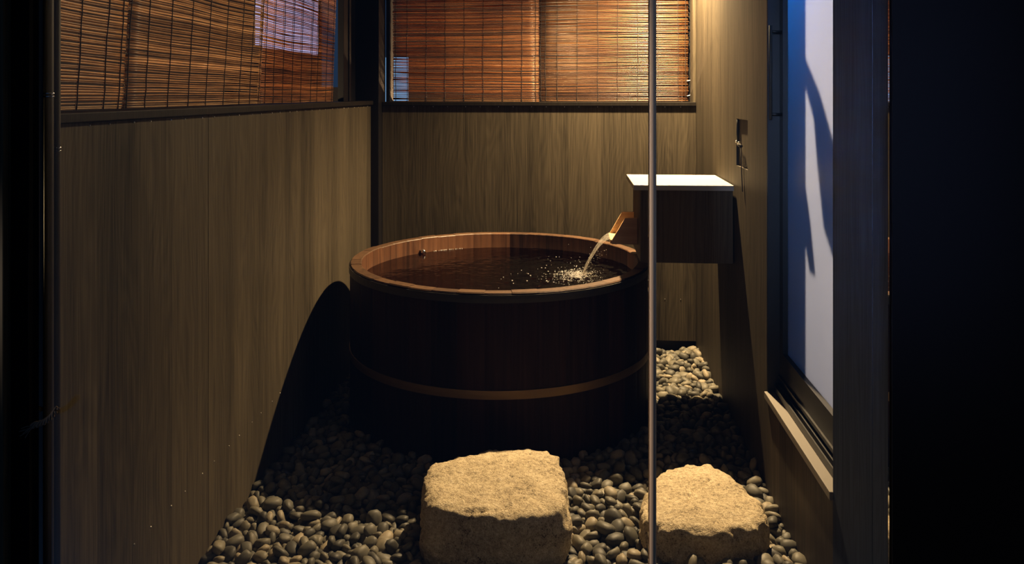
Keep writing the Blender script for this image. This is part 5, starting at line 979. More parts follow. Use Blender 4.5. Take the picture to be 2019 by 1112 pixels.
3,194,-8607,27284,-453,35,-16,0,91,6,177,-6914,27096,-445,89,13,14,39,7,243,-6017,27182,-427,28,90,-31,-2,9,251,-4851,27941,-425,16,55,80,5,
10,224,-4149,27160,-436,83,-8,12,51,5,202,998,27419,-454,13,79,-58,-8,6,204,1336,27299,-409,32,11,58,73,0,290,5353,27440,-406,60,15,4,77,
1,202,5872,27263,-453,73,14,12,64,3,206,-9260,28212,-445,98,6,-9,8,4,225,-8664,27872,-423,55,13,-12,-80,5,208,-8001,27801,-449,29,-14,-15,93,
6,246,-7243,28359,-398,5,61,76,-19,7,275,-6773,28048,-407,20,-60,-75,15,10,269,-4564,28213,-412,7,-77,-61,-14,11,227,-3758,27929,-445,10,14,97,-6,
1,268,-2723,28486,-391,43,-88,-3,-13,4,270,-537,28254,-355,62,55,-27,-47,5,233,143,27827,-432,68,13,1,71,6,246,837,27997,-415,35,-9,-23,89,
7,240,1229,28003,-408,68,57,33,29,1,204,5525,27898,-455,19,93,28,10,3,286,-10151,28527,-410,95,7,-12,-24,6,242,-7999,28649,-392,61,-56,-46,28,
8,200,-6475,28812,-440,11,58,-79,7,9,300,-6165,28509,-401,4,49,85,-15,10,192,160,28711,-450,16,97,6,8,11,212,535,28778,-456,97,-13,-8,-14,
4,227,4362,28247,-371,91,12,30,-24,5,245,5216,28399,-427,13,-12,8,97,7,207,6104,28859,-433,42,-56,46,-53,8,287,-10276,29522,-394,64,11,20,72,
1,175,1263,29883,-441,46,70,-48,-21,2,256,2031,29179,-420,4,86,-47,12,3,252,3007,29300,-421,7,88,-41,15,4,277,3588,29408,-387,4,94,30,12,
6,278,5084,29108,-382,12,68,69,17,11,258,-8723,29982,-431,5,-82,-55,8,6,201,5602,29798,-435,64,10,20,72,7,226,6031,30161,-434,88,-25,2,-39,
8,207,-10245,30464,-437,8,2,-98,-11,4,186,5993,30767,-444,64,-6,18,-73,5,201,-10296,31442,-448,17,13,6,97,8,212,3301,31385,-425,84,-11,11,-50,
11,191,5555,31686,-460,9,-92,35,8,0,251,6415,31266,-419,73,-2,7,67,1,310,-10155,32167,-404,10,-36,91,-10,3,205,3578,32371,-448,32,13,11,-92,
4,183,4111,32130,-444,87,6,-14,-46,6,175,5311,31856,-443,90,-14,5,39,7,298,6284,31938,-385,12,-6,97,-14,9,209,3335,32629,-440,58,-11,21,-77,
10,206,4343,32880,-446,87,17,-5,-45,1,241,6346,32931,-436,25,-1,18,-94,3,217,3363,33531,-441,79,13,-2,58,4,213,4744,33476,-427,19,10,-10,-96,
6,243,6069,33384,-401,4,-10,-96,20,8,214,4119,33965,-438,17,-89,38,-10,10,219,5113,33965,-438,80,4,-13,57,6,220,3961,35394,-425,94,-14,-17,22,
7,191,4664,35376,-450,67,-7,-23,69,8,199,5726,35254,-426,62,72,-28,-9,9,247,6173,35341,-417,38,18,-5,89,0,199,4614,36136,-451,7,-4,-20,97,
4,238,4097,36904,-415,38,-5,-15,-90,5,246,4792,36875,-429,79,17,-5,-57,6,274,5586,36904,-384,17,70,-67,-12,7,259,6263,36721,-414,24,-96,6,-8,
8,217,-9907,37708,-423,64,-13,11,74,9,175,-9650,37900,-464,4,4,-96,-23,1,232,5303,37302,-405,38,-39,-74,38,3,198,3729,38411,-415,15,-11,-87,43,
5,294,4360,38003,-413,97,-21,7,1,6,299,5593,38128,-356,25,-10,-71,64,11,292,4838,38795,-422,89,10,-3,42,0,310,5526,38858,-400,97,-19,0,5,
5,286,4277,39495,-415,11,17,-97,3,8,243,6088,39312,-411,25,12,-13,94,4,304,6229,40460,-378,18,-96,-17,-2,9,290,3571,40953,-411,19,-97,8,-6,
10,249,4258,40863,-423,97,-4,-12,13,11,193,4735,40910,-465,6,-4,-17,97,6,225,3192,42206,-410,19,-65,73,3,7,287,4218,41623,-406,27,95,5,9,
10,294,6276,41347,-405,1,-9,-96,20,11,205,-10043,20983,-253,71,-2,-12,68,0,260,-8968,21368,-410,60,66,-28,-32,2,201,-8291,21271,-411,65,51,26,49,
5,259,-6482,21071,-429,12,71,-68,-10,6,289,-5323,21065,-373,5,-97,0,-19,8,243,-3827,21370,-401,58,63,-44,-23,9,193,-3567,21382,-433,17,60,77,-3,
10,228,-2898,21376,-240,87,-17,5,-43,11,175,-1828,21600,-469,68,-4,-12,-70,1,183,-343,21864,-462,80,18,-9,-55,3,269,1042,21725,-417,98,9,-10,-1,
4,220,1120,21541,-193,66,-10,1,73,5,289,2441,21321,-299,85,10,48,11,8,201,3899,21548,-300,15,28,51,-78,1,295,-9659,22089,-358,11,-84,-43,27,
2,251,-8593,21946,-393,82,-55,6,2,3,264,-8124,21992,-416,4,48,85,-16,4,246,-7535,22178,-383,79,-22,-5,-56,5,285,-6642,22001,-417,74,-11,19,-63,
6,269,-6153,22297,-332,15,70,-30,-62,8,234,-5335,21787,-415,87,-15,-9,-43,9,192,-4219,21795,-442,50,53,-55,-39,0,207,-1651,22025,-299,41,-73,50,-15,
1,237,-1511,21778,-436,2,-86,-46,15,2,197,-1023,22211,-438,59,31,46,57,4,228,844,22228,-391,15,-96,1,21,5,253,1549,21654,-327,41,-61,-32,-59,
6,213,2383,21935,-373,20,88,-21,-36,7,219,3061,22111,-427,24,49,64,52,8,254,3295,21688,-402,62,13,-8,75,9,272,3945,22096,-299,18,97,1,3,
10,191,4422,21627,-347,47,-10,-79,35,11,194,6065,21442,-293,36,26,-6,-88,3,274,-8489,22705,-419,78,-18,-2,58,4,176,-8205,22326,-449,96,17,6,16,
8,174,-5686,22573,-446,68,-3,-16,70,9,191,-4367,22041,-424,5,29,-85,-41,10,239,-4594,21056,-429,81,-15,-3,56,11,181,113,22630,-463,6,65,-74,4,
0,293,414,22776,-400,4,77,60,-17,1,258,1042,22534,-382,95,3,28,-6,2,305,1850,22555,-398,10,-91,-38,9,3,273,2578,22859,-366,29,-22,91,-16,
4,253,3367,22553,-377,70,1,-23,66,5,184,4342,22123,-382,67,33,-55,35,6,179,4845,22357,-447,88,-22,4,-40,7,215,5225,22893,-439,90,-24,-8,33,
8,243,5858,22479,-415,24,0,22,94,9,259,-10262,23397,-419,82,22,13,49,5,194,-4207,22833,-456,11,-90,39,-8,6,241,1820,22836,-206,26,61,-73,9,
7,254,1477,23490,-398,70,70,7,5,8,229,2066,23071,-425,1,97,18,13,10,217,6339,23402,-408,1,-23,-17,-95,11,248,-9925,24164,-406,23,89,35,15,
3,197,-7612,24037,-450,91,5,-12,-37,6,191,-5701,23794,-436,23,-10,-15,-95,2,233,-7826,24240,-390,61,-69,-20,29,3,239,-7036,24264,-371,50,-54,-39,54,
5,212,-5785,24457,-401,13,-86,-41,-24,8,198,782,24607,-426,31,22,-74,-54,10,187,6153,25064,-453,97,5,-14,-12,1,201,-8430,25164,-453,87,-14,11,-44,
7,215,-4727,25196,-429,29,-17,-70,61,10,192,546,25536,-450,49,12,-3,-85,8,224,-5344,26303,-419,8,-18,-61,75,1,201,1549,25936,-452,50,13,10,84,
2,231,1792,26042,-436,15,-63,-74,11,3,219,5617,26025,-437,16,-53,82,-4,4,250,-9939,26723,-406,3,22,-95,-17,6,248,-9070,26986,-399,18,-89,38,-11,
0,288,-4686,26467,-406,9,-23,-94,19,1,270,-3917,26873,-387,1,-78,-55,26,5,218,-261,26913,-446,12,96,19,-8,6,195,885,26811,-415,9,19,-55,-79,
10,203,6391,27211,-445,7,-79,-56,17,11,225,5809,26494,-377,68,71,-8,-6,1,217,-9226,27528,-413,70,58,-17,-35,4,286,-7154,27356,-387,15,-68,-70,9,
5,273,-6786,27608,-421,8,-95,26,9,6,285,-6457,27108,-394,20,-5,24,-94,8,225,-4460,27212,-418,59,-69,-35,20,9,242,-4164,27489,-335,61,-10,73,-26,
2,301,-829,27541,-407,11,-11,7,98,3,186,944,27707,-420,52,-77,-33,10,6,221,1150,28282,-424,24,11,-19,-94,9,306,3901,28990,-398,11,-60,-78,-10,
0,189,5974,27539,-452,19,-94,23,-9,1,192,-9912,27744,-456,97,13,-10,6,2,233,-9363,27883,-431,11,-94,-27,-6,3,252,-8984,28007,-421,3,-56,80,16,
5,242,-7100,27966,-433,84,-10,17,-48,7,251,-5846,27780,-423,28,90,-31,-2,8,249,-5638,28481,-417,14,-96,-18,-4,9,218,-4480,27869,-428,8,-1,-76,-63,
10,296,-4150,28157,-403,13,-52,82,-15,11,225,-3397,27797,-377,47,33,30,-75,0,236,-2509,28221,-422,5,-98,-6,9,1,192,-2160,28525,-456,14,-20,96,-6,
3,288,-791,28070,-302,77,-21,-54,23,5,197,555,28284,-420,34,84,-38,-11,9,305,3436,28428,-393,34,-4,22,-90,10,275,4445,28654,-363,32,-50,-69,40,
11,254,4951,28116,-434,12,25,95,4,1,264,5867,28158,-423,11,-12,8,-97,2,209,-10268,28854,-429,4,-6,57,81,3,216,-9088,28760,-427,15,-69,65,-22,
5,293,-8343,28804,-411,9,-79,-59,0,6,259,-7024,28969,-393,17,66,-70,-13,7,290,-6861,28562,-399,7,-50,81,-24,8,208,-5808,29045,-439,14,91,34,11,
0,228,2257,28616,-438,56,-10,17,-79,2,238,3010,28993,-416,81,55,2,-14,4,253,5118,28713,-332,32,68,-45,46,6,236,6327,28457,-411,97,18,-1,9,
8,210,-9731,29436,-436,2,55,81,-13,9,199,-8469,29627,-441,80,10,-16,55,10,234,-8011,29062,-431,96,14,-3,21,0,242,1775,30020,-432,7,-3,96,23,
6,221,5267,29752,-399,62,-74,-21,1,9,302,-9531,29852,-387,19,4,-17,-96,10,213,-8952,29639,-428,57,10,22,77,2,307,3452,29852,-380,26,19,12,93,
3,229,4623,29913,-376,8,-43,-50,74,7,231,-10256,31084,-431,34,1,-24,90,8,266,-9259,30467,-398,44,-9,-15,-87,2,211,5759,30568,-420,28,28,60,68,
3,172,6060,30458,-441,83,-20,20,46,6,208,3004,31644,-420,4,52,-82,19,11,224,6417,31625,-358,57,35,73,4,2,189,2851,32173,-454,45,6,6,-88,
3,191,3917,32483,-453,82,12,4,55,4,233,5067,32153,-417,90,8,-13,-37,5,210,5415,32196,-443,72,11,8,67,6,219,5777,31947,-406,64,-61,-40,21,
9,196,3912,32857,-437,14,18,70,67,10,244,4725,33120,-423,4,98,-2,15,1,193,-10221,33236,-460,21,94,-25,-2,4,191,5302,33688,-439,19,97,0,4,
8,194,4512,34348,-428,50,49,-59,-38,9,205,5235,34389,-442,81,22,-8,51,11,290,-10206,34889,-418,10,32,-93,2,4,280,-9670,35663,-389,16,14,-97,1,
6,228,4581,35151,-365,93,6,-27,17,8,166,6091,35043,-457,8,-50,84,10,9,259,-10128,35893,-413,16,-20,7,-95,11,274,4851,35812,-434,30,-2,18,-93,
0,209,5804,36482,-422,54,-49,46,-49,4,206,5044,36591,-356,30,80,-49,-13,7,176,-9854,38168,-454,12,-24,-93,22,9,183,3444,37410,-238,71,20,19,64,
11,298,4918,37350,-425,88,-17,-4,41,1,253,5918,37310,-353,19,-25,25,91,8,191,3547,38630,-443,89,-23,-4,37,9,166,3703,38887,-457,62,15,-11,75,
10,222,4654,38673,-228,2,74,-65,13,0,252,5949,39072,-372,88,33,-26,15,7,244,6281,39760,-377,60,-78,8,-2,0,299,4444,40473,-391,11,60,-78,2,
3,194,6025,40768,-450,17,91,-35,-5,8,249,3780,40611,-414,94,-23,0,22,9,210,4369,41310,-423,7,-24,74,-61,11,273,5719,40582,-411,92,-26,11,-21,
0,254,6413,40775,-334,53,-45,54,45,5,247,3728,41276,-434,5,-13,-97,13,6,215,4517,42247,-411,79,-58,-4,12,11,202,-9357,21116,-458,19,10,3,96,
0,208,-8772,21071,-380,75,26,25,-54,1,282,-7815,21414,-423,7,-64,73,-20,2,191,-7514,20993,-417,2,-76,-54,33,4,301,-6265,21584,-228,94,-28,12,-10,
5,167,-5833,20898,-396,35,-58,-24,-68,6,222,-4974,21778,-391,64,74,-2,10,7,295,-3855,21072,-225,44,-76,-3,-45,8,242,-3074,21285,-410,72,1,-17,-65,
10,265,-2368,21246,-359,2,28,-14,94,11,205,-931,21290,-454,10,-32,-93,-5,1,259,-155,21020,-361,87,9,-24,38,3,194,1676,20966,-446,11,27,95,-5,
4,211,2530,21688,-229,67,63,-25,26,5,199,2723,20903,-343,34,-24,-69,-57,7,175,4005,20910,-457,12,8,-23,95,8,251,4298,21384,-414,7,-87,45,11,
9,217,5480,20938,-439,7,98,7,12,10,184,5946,20965,-442,47,7,24,84,11,230,-10245,21592,-446,89,9,2,-42,1,245,-8442,22091,-245,55,-59,-5,-57,
4,217,-6421,22265,-284,49,42,51,56,5,201,-6290,21949,-432,14,22,7,95,6,220,-5763,21748,-366,1,47,-53,-69,8,219,-4427,21765,-362,39,69,-10,-58,
9,200,-3592,21714,-444,92,8,-22,-29,10,254,-3063,21786,-289,2,51,84,-13,11,211,-2291,22007,-452,9,-85,49,-8,0,241,-1332,22149,-430,97,18,1,10,
1,202,-815,22332,-453,10,92,-32,-14,3,229,520,22076,-236,20,-62,73,-15,4,240,1156,22110,-379,35,-19,13,-90,5,247,2297,21615,-395,88,-15,29,30,
6,209,2819,22013,-430,75,-22,1,-60,8,218,3904,21777,-183,31,59,65,-35,9,207,4535,21914,-446,10,89,-40,-16,10,275,5192,22167,-346,88,-38,21,-15,
0,239,-10076,22421,-429,10,-59,77,-18,1,238,-9768,22649,-409,37,-87,20,-23,5,268,-6989,22255,-308,18,58,57,-53,7,243,-5433,22645,-413,34,44,-74,-35,
8,276,-4645,22610,-393,42,-10,-15,-88,9,200,-4635,21721,-317,43,-48,-22,72,10,248,-406,22482,-425,75,14,-5,63,0,202,1181,22696,-234,89,-16,-15,-38,
3,239,3230,22069,-217,94,20,2,-22,4,260,3788,22386,-342,23,-28,85,36,9,238,-9804,23423,-415,65,56,35,34,1,222,-6731,23523,-448,21,97,5,5,
3,242,-5443,23512,-426,4,48,85,-16,6,225,1620,22797,-385,0,-76,-55,30,7,299,1850,23319,-394,24,-95,-10,-3,8,198,5507,23541,-390,46,-8,76,42,
11,210,-9706,23775,-456,97,-4,12,-17,0,219,-8760,23626,-441,24,1,19,94,3,192,-6951,23765,-431,24,29,-91,8,7,224,270,24210,-426,23,-20,-56,76,
9,241,5810,23616,-425,29,-11,-21,91,11,249,-9609,24584,-401,65,-37,-23,60,3,195,-6795,24353,-451,98,11,-8,6,4,234,-5942,24195,-402,1,-18,-94,-26,
7,240,1719,24314,-378,33,64,23,64,8,182,2051,24982,-453,20,-97,-4,-2,2,252,-7457,25119,-428,31,-10,7,-93,4,233,-6277,25605,-348,64,25,-59,-41,
6,169,-4868,24691,-449,89,10,15,40,8,209,-177,25607,-276,3,66,61,40,1,175,-9413,25624,-466,20,1,20,95,4,278,-7574,25901,-370,92,-16,-10,31,
10,306,-518,26547,-354,22,-77,-57,7,0,181,1311,25939,-438,57,-62,35,-39,2,182,6368,26055,-455,13,30,94,1,5,190,-8746,26847,-457,9,-64,-74,-7,
7,231,-7631,26921,-435,5,0,-27,95,9,263,-6157,26906,-364,36,26,-44,77,10,284,-5224,26607,-409,96,-12,9,-19,7,191,2166,27447,-453,77,-22,16,-56,
8,201,-551,28970,-439,13,8,-98,0,10,205,5914,26938,-442,14,-20,-96,-6,11,282,-9956,27212,-400,70,-2,-24,66,0,252,-9408,27373,-425,90,18,-3,-37,
2,199,-7866,27523,-430,45,-31,56,-61,3,218,-7296,27685,-355,49,-46,35,64,7,248,-4608,27490,-425,94,23,12,18,8,283,-3931,27680,-377,17,37,68,60,
1,278,-453,27624,-382,51,69,-44,-21,4,240,1236,26987,-413,79,15,1,58,5,295,1642,29276,-410,9,65,-74,0,6,238,3021,27066,-419,24,-6,24,-93,
8,209,3929,28318,-420,62,76,-11,5,2,192,-8657,28183,-433,2,-12,-72,-67,4,232,-7627,27791,-416,40,-7,-10,-90,5,212,-6491,28314,-449,0,6,98,15,
6,228,-5954,28185,-409,16,28,-93,11,9,251,-4403,28041,-200,8,8,-53,-83,10,252,-3126,28248,-423,97,9,-12,-11,11,232,-2654,27874,-414,25,-26,14,-91,
0,192,-2123,28123,-456,20,69,66,17,2,211,-1267,27807,-310,71,12,12,66,3,241,-165,28378,-429,2,12,-96,20,4,191,1628,28612,-438,10,-73,65,-15,
5,180,1476,28284,-414,73,-64,-13,14,6,171,2164,28339,-401,47,40,-67,39,7,172,2995,28048,-459,64,12,22,71,8,245,3742,28061,-417,11,86,-48,6,
2,206,-9248,28472,-408,84,-47,-12,19,5,259,-7599,28880,-427,11,-87,46,4,7,203,-6225,29194,-446,62,11,23,72,8,197,-587,28662,-440,76,-15,18,-59,
10,238,1131,29634,-430,18,-84,48,-8,11,194,2187,28889,-409,74,-53,-5,38,3,211,4785,28830,-403,27,-92,13,22,4,197,5432,28720,-437,68,-13,10,70,
6,207,-9691,28975,-432,51,16,-15,-82,8,265,-8351,29299,-389,83,-1,-22,50,11,200,1305,30203,-391,32,36,-60,-63,0,210,2418,29437,-286,86,-43,-19,15,
1,191,2597,29462,-456,2,-40,-89,14,3,272,3963,29820,-349,79,-31,-11,-50,5,189,5852,28991,-458,90,-22,-1,35,9,183,-8436,30232,-453,74,-20,-12,61,
11,250,2182,29784,-398,3,8,47,-87,0,279,2872,30551,-399,13,-95,19,16,5,221,5923,29826,-416,18,27,-94,4,6,283,-9791,30637,-378,18,76,-60,-10,
8,181,-8844,30865,-448,52,16,-16,-81,9,297,2879,30946,-257,7,-97,-17,-9,11,170,4377,30826,-424,18,40,70,55,3,182,-9802,31092,-454,9,-74,-64,13,
4,204,-9740,31528,-432,98,-9,-10,-1,7,195,3977,31448,-364,14,-60,2,77,10,216,5895,31744,-380,63,48,-9,59,1,203,3233,31938,-456,9,24,-94,-19,
2,215,4253,31802,-425,18,-37,-86,26,3,196,4514,32226,-372,5,31,-90,-25,8,226,4251,32573,-425,4,6,-22,-96,9,271,5140,32885,-410,74,23,-5,61,
1,230,4428,33565,-409,47,77,29,28,4,226,6345,33167,-284,39,-13,-50,-75,5,176,-10277,34061,-463,9,53,-83,7,7,291,4700,34087,-404,34,-14,21,-89,
0,177,4939,35273,-454,21,29,72,58,1,191,5740,35037,-428,83,51,-1,-16,4,240,4317,35472,-411,4,86,-46,-16,5,204,5130,35461,-450,2,99,0,9,
8,257,-10196,36516,-414,13,-11,97,-9,9,189,3384,36354,-450,30,-4,24,-91,10,209,4899,36363,-439,12,91,37,-7,11,193,5574,36562,-375,54,-44,48,52,
1,247,-9976,37316,-364,0,43,42,78,4,237,5152,36967,-413,67,-3,-12,72,5,196,6395,36990,-454,9,-72,66,-7,1,191,3485,37802,-458,12,-1,97,13,
3,219,5168,38655,-384,43,-54,55,-45,5,250,6396,37942,-394,63,-43,-21,60,7,257,3543,38796,-268,62,2,23,74,8,306,4138,39035,-374,48,-50,-41,58,
11,226,6254,38998,-377,44,67,58,-10,5,220,5246,39577,-353,31,-18,-59,-71,2,219,6295,40053,-440,12,90,39,10,7,296,3391,40675,-314,21,-31,-37,84,
11,208,5940,41075,-434,97,-5,21,2,5,280,3633,42179,-420,3,14,-97,-15,6,251,4920,41200,-375,47,-21,-65,54,8,242,6305,42047,-419,10,-31,93,8,
9,227,-10281,21229,-208,41,-25,-80,33,10,251,-9189,21123,-300,11,45,-86,16,11,234,-8821,20904,-276,3,-16,-74,-64,0,171,-8060,21159,-455,31,21,67,63,
1,237,-7258,20989,-370,21,80,40,38,2,249,-6865,20961,-346,97,18,9,8,3,301,-5896,21179,-166,91,-12,20,32,4,229,-5441,21993,-268,4,-24,84,-47,
5,302,-4874,21190,-190,17,-90,-37,11,6,219,-4223,20983,-394,2,20,91,34,7,203,-3332,21368,-405,52,15,-69,-46,8,215,-2719,21030,-284,11,-1,28,-94,
9,220,-2024,21103,-435,71,-15,18,-64,10,269,-1126,21020,-394,35,19,6,-90,11,202,-469,21155,-462,49,-12,-14,84,0,229,-126,21635,-377,68,-59,41,-7,
1,303,807,21090,-380,32,-56,-72,21,2,270,1588,21222,-335,9,-20,45,-86,3,170,1930,20932,-373,67,-23,-65,-23,4,241,3000,21493,-346,47,77,7,-41,
5,244,3816,21189,-386,25,63,65,32,6,234,4201,21019,-348,10,-74,-44,47,7,308,5222,20971,-302,23,17,91,-26,8,252,5382,21263,-411,18,-10,-20,95,
9,294,6318,20980,-300,1,-30,-25,91,10,223,-10193,21457,-280,41,-89,11,1,1,253,-7976,21682,-353,1,50,-44,73,2,217,-7774,21943,-393,22,48,30,78,
3,202,-7115,21688,-382,35,2,-72,-58,4,294,-5796,22118,-258,88,9,-41,-17,5,272,-5147,22212,-423,3,83,-52,-14,6,230,-5340,21458,-360,84,21,35,-32,
7,230,-4024,21524,-175,16,-30,-88,-30,8,215,-3909,21742,-433,7,91,36,12,9,307,-2547,22103,-341,89,23,-36,1,10,220,-2066,21734,-417,35,6,-22,-90,
11,165,-1212,21875,-442,91,-22,23,-25,0,205,-694,22430,-340,77,14,47,39,1,216,235,22000,-203,41,80,-40,-10,2,195,739,21527,-434,47,-67,39,-41,
3,229,1481,21445,-155,14,37,20,-89,4,215,1928,21621,-429,95,18,-1,-21,5,267,2548,22002,-199,9,-52,-68,49,6,259,3657,21796,-393,11,35,-90,-18,
7,206,4159,22325,-384,4,-60,-45,-65,8,291,4691,21611,-304,23,-47,25,-80,10,247,6338,21786,-379,11,84,48,-16,5,245,-5925,22537,-395,25,-59,75,1,
6,203,-5100,22909,-420,26,-66,-68,14,7,215,-3966,22496,-439,21,82,48,20,8,228,-6106,20976,-368,17,-48,60,60,9,228,-176,22781,-431,81,2,-23,-52,
10,222,777,22790,-433,9,98,10,-10,11,194,974,22965,-291,9,-7,96,20,0,204,2543,22436,-404,17,49,76,-37,2,277,3871,22692,-330,60,2,-58,53,
3,277,4171,22822,-413,95,-10,-7,-27,4,217,5168,22530,-402,92,-9,-14,-34,5,217,5630,22506,-236,2,-87,-45,-15,11,212,-7830,23542,-416,90,-30,-13,-26,
1,241,-5988,22931,-315,34,40,-33,-77,2,238,-5147,23272,-238,72,48,-11,-47,4,198,2209,22787,-429,90,-18,15,-33,6,199,2789,22617,-207,22,-69,-65,-18,
7,247,5724,22849,-417,94,11,15,-25,11,230,-8575,23880,-443,4,37,91,8,0,178,-8094,23656,-397,51,14,79,-27,4,208,-5535,24203,-432,39,-16,5,89,
6,190,886,23467,-417,87,44,15,10,7,211,1963,24113,-430,56,75,-30,-9,9,187,-10342,25394,-459,19,73,-63,-12,10,278,-9552,25347,-371,12,-26,3,95,
0,178,-8262,25047,-340,85,-15,20,44,4,259,-5588,25097,-399,14,-55,-81,7,5,219,-4334,25640,-229,89,-26,33,9,7,227,1415,25124,-421,69,59,-16,-37,
10,225,5795,25387,-368,59,-6,-59,-52,0,204,-9461,25988,-449,97,20,2,-5,1,232,-9056,25919,-440,15,-93,30,-6,6,201,-5070,25976,-267,89,-7,-5,43,
8,204,-4693,26986,-430,92,9,-13,-34,10,191,873,25936,-410,62,47,-27,-55,1,309,5946,26180,-370,23,-7,-96,6,2,264,-10270,27049,-360,85,-21,3,-46,
5,206,-8036,26853,-446,28,8,-14,94,6,242,-7621,26610,-271,43,65,-61,-4,9,200,-5005,26766,-306,86,33,-3,-35,0,203,-3660,27081,-355,44,55,14,-68,
1,250,-3406,28516,-365,17,-32,73,56,3,235,-22,27055,-390,32,-24,6,-90,9,246,6325,26360,-429,13,26,94,13,11,198,-9687,26994,-269,41,18,-1,-88,
2,269,-7765,27241,-397,36,20,-2,-90,4,310,-6210,27622,-333,81,-39,-6,41,6,245,-4762,27261,-264,35,-86,26,-24,7,201,-3627,27678,-280,66,24,35,60,
8,257,-3617,27335,-364,51,-77,17,-32,9,261,-2145,27712,-369,29,-38,-86,-14,1,301,-142,27382,-370,32,32,-74,-49,3,200,-154,27679,-377,47,-16,-57,-64,
4,197,2444,27282,-399,75,-51,31,-24,5,240,2695,26651,-436,12,-72,66,3,6,246,3475,27489,-394,8,70,69,14,7,247,3790,30600,-423,75,13,21,60,
9,234,5572,26852,-388,30,85,-19,-36,10,190,6168,27645,-320,42,-7,-20,-87,0,250,-9741,27980,-424,95,7,-15,-22,1,185,-8302,27991,-459,97,13,-10,5,
3,245,-7501,28110,-377,31,86,-35,-17,4,202,-6517,27847,-389,33,-31,11,-87,7,179,-5021,28569,-449,11,-32,-91,-17,8,173,-4960,28795,-399,31,-64,-39,-57,
9,185,-3047,28511,-270,28,-2,63,-71,10,176,-2328,27950,-452,88,-12,14,-42,11,233,-1917,28464,-382,24,22,-80,-49,1,300,-817,27739,-147,23,13,-88,-36,
2,307,-240,28009,-381,12,19,-52,-81,4,289,793,29374,-386,4,6,-97,17,6,215,2978,27736,-409,27,-11,-72,62,7,294,3341,27893,-387,65,-54,-35,38,
9,220,4744,28056,-305,7,-91,38,0,10,244,4996,28326,-262,2,-46,86,-17,11,194,5978,27851,-415,53,-37,14,-73,1,180,-9351,28813,-438,23,-16,94,-12,
2,216,-8753,28574,-393,7,-25,0,-96,6,196,-5780,28705,-379,26,65,-51,47,7,286,-953,28801,-410,6,-2,27,-95,0,257,3332,28794,-402,5,-96,-17,-15,
2,250,4747,28446,-429,86,-1,12,47,10,204,1449,29897,-367,12,75,-35,-53,8,229,-8669,30353,-391,90,-25,-19,-25,9,166,-7619,29939,-468,22,94,21,8,
11,246,2952,30250,-379,19,-36,85,30,2,202,4709,30240,-335,65,-22,-8,-71,6,196,-9456,30767,-440,26,-7,-24,92,1,282,6324,30741,-423,20,-75,-61,6,
5,192,3308,31765,-394,17,-57,72,32,0,197,3070,32358,-404,32,-86,16,33,3,221,5739,32283,-436,14,91,-36,-9,7,208,4083,33064,-435,21,87,41,4,
10,191,5996,32807,-396,76,46,-23,38,0,185,4142,33646,-456,94,-18,4,-26,4,235,-9662,34160,-412,14,-96,-17,3,5,190,3486,34139,-458,86,-15,16,-44,
9,206,-10342,34542,-362,56,38,46,-55,0,191,5196,34687,-455,53,-9,18,-81,1,228,6161,34557,-443,79,14,14,57,5,241,5480,35569,-436,11,81,-55,-9,
8,215,4433,35780,-426,92,-14,-11,-33,9,191,5016,36102,-422,83,39,-23,31,10,245,5315,35964,-425,28,-12,-3,-94,0,230,-9719,37133,-430,18,-28,93,-3,
1,226,3268,36767,-441,14,47,-86,0,5,193,-10235,37856,-412,28,6,61,73,8,220,3737,37161,-419,48,-61,45,-42,9,219,5066,37767,-412,74,37,-26,-47,
4,174,6187,38211,-403,77,-19,55,20,6,253,3652,39209,-390,20,3,-97,6,2,211,4192,39771,-366,93,-22,-24,-4,3,230,4668,39717,-434,19,-96,14,-7,
5,225,6416,39263,-380,44,-31,-66,51,10,214,4142,40569,-353,11,-78,-53,-28,6,216,3027,40817,-212,71,38,56,12,7,227,4228,41092,-270,3,5,11,-98,
3,221,3170,41889,-389,18,-2,-28,93,4,250,3865,41853,-381,93,33,3,-8,10,194,-8823,21561,-292,7,-83,50,-16,11,195,-7897,21218,-236,7,-91,28,-27,
0,206,-7624,21203,-260,42,-71,55,0,1,284,-6958,21106,-124,45,-31,6,82,2,218,-6312,21299,-76,32,-93,0,-14,3,219,-5557,21269,-204,51,-44,67,-28,
4,286,-4468,21041,-142,18,29,92,10,5,207,-4591,21401,-282,79,-32,48,-11,6,246,-3640,21535,-253,50,-23,-12,81,7,291,-2653,21375,-87,27,83,45,-12,
9,218,-1436,21005,-263,78,-10,32,-51,10,295,-600,21296,-272,15,-94,-11,-27,11,185,-232,21337,-215,69,1,62,-34,0,178,1086,20917,-390,69,-29,43,49,
1,216,1364,20913,-323,5,2,-52,-84,2,262,2250,20956,-227,31,-6,94,9,3,306,3045,21077,-182,83,7,6,53,4,253,3425,20984,-274,33,-13,92,9,
5,255,4517,21008,-191,93,-13,-16,-26,6,205,4610,21238,-417,61,-41,42,-52,7,210,5168,21231,-253,35,-16,35,84,8,198,6294,21253,-252,4,-11,-25,95,
9,242,-10060,21798,-350,6,-58,-31,-74,10,238,-9249,22130,-401,2,-36,89,-22,11,281,-8889,21766,-156,12,13,-33,-92,0,201,-8059,22203,-309,18,-2,-82,52,
2,282,-7277,21676,-62,26,-91,-14,23,4,241,-4877,22042,-249,11,-36,69,60,5,186,-5269,21327,-178,8,30,-25,91,6,212,-3772,22246,-429,5,7,-21,-96,
8,279,-2372,21757,-290,20,19,-7,-95,9,178,-2256,21531,-447,24,18,64,69,10,306,-933,21861,-213,20,83,-13,49,11,172,-809,21906,-447,57,-31,-26,70,
0,291,400,21477,-180,58,55,46,37,1,202,509,21612,-426,21,41,69,54,2,254,1724,21868,-283,76,45,41,-18,3,235,2102,21870,-244,26,23,22,-90,
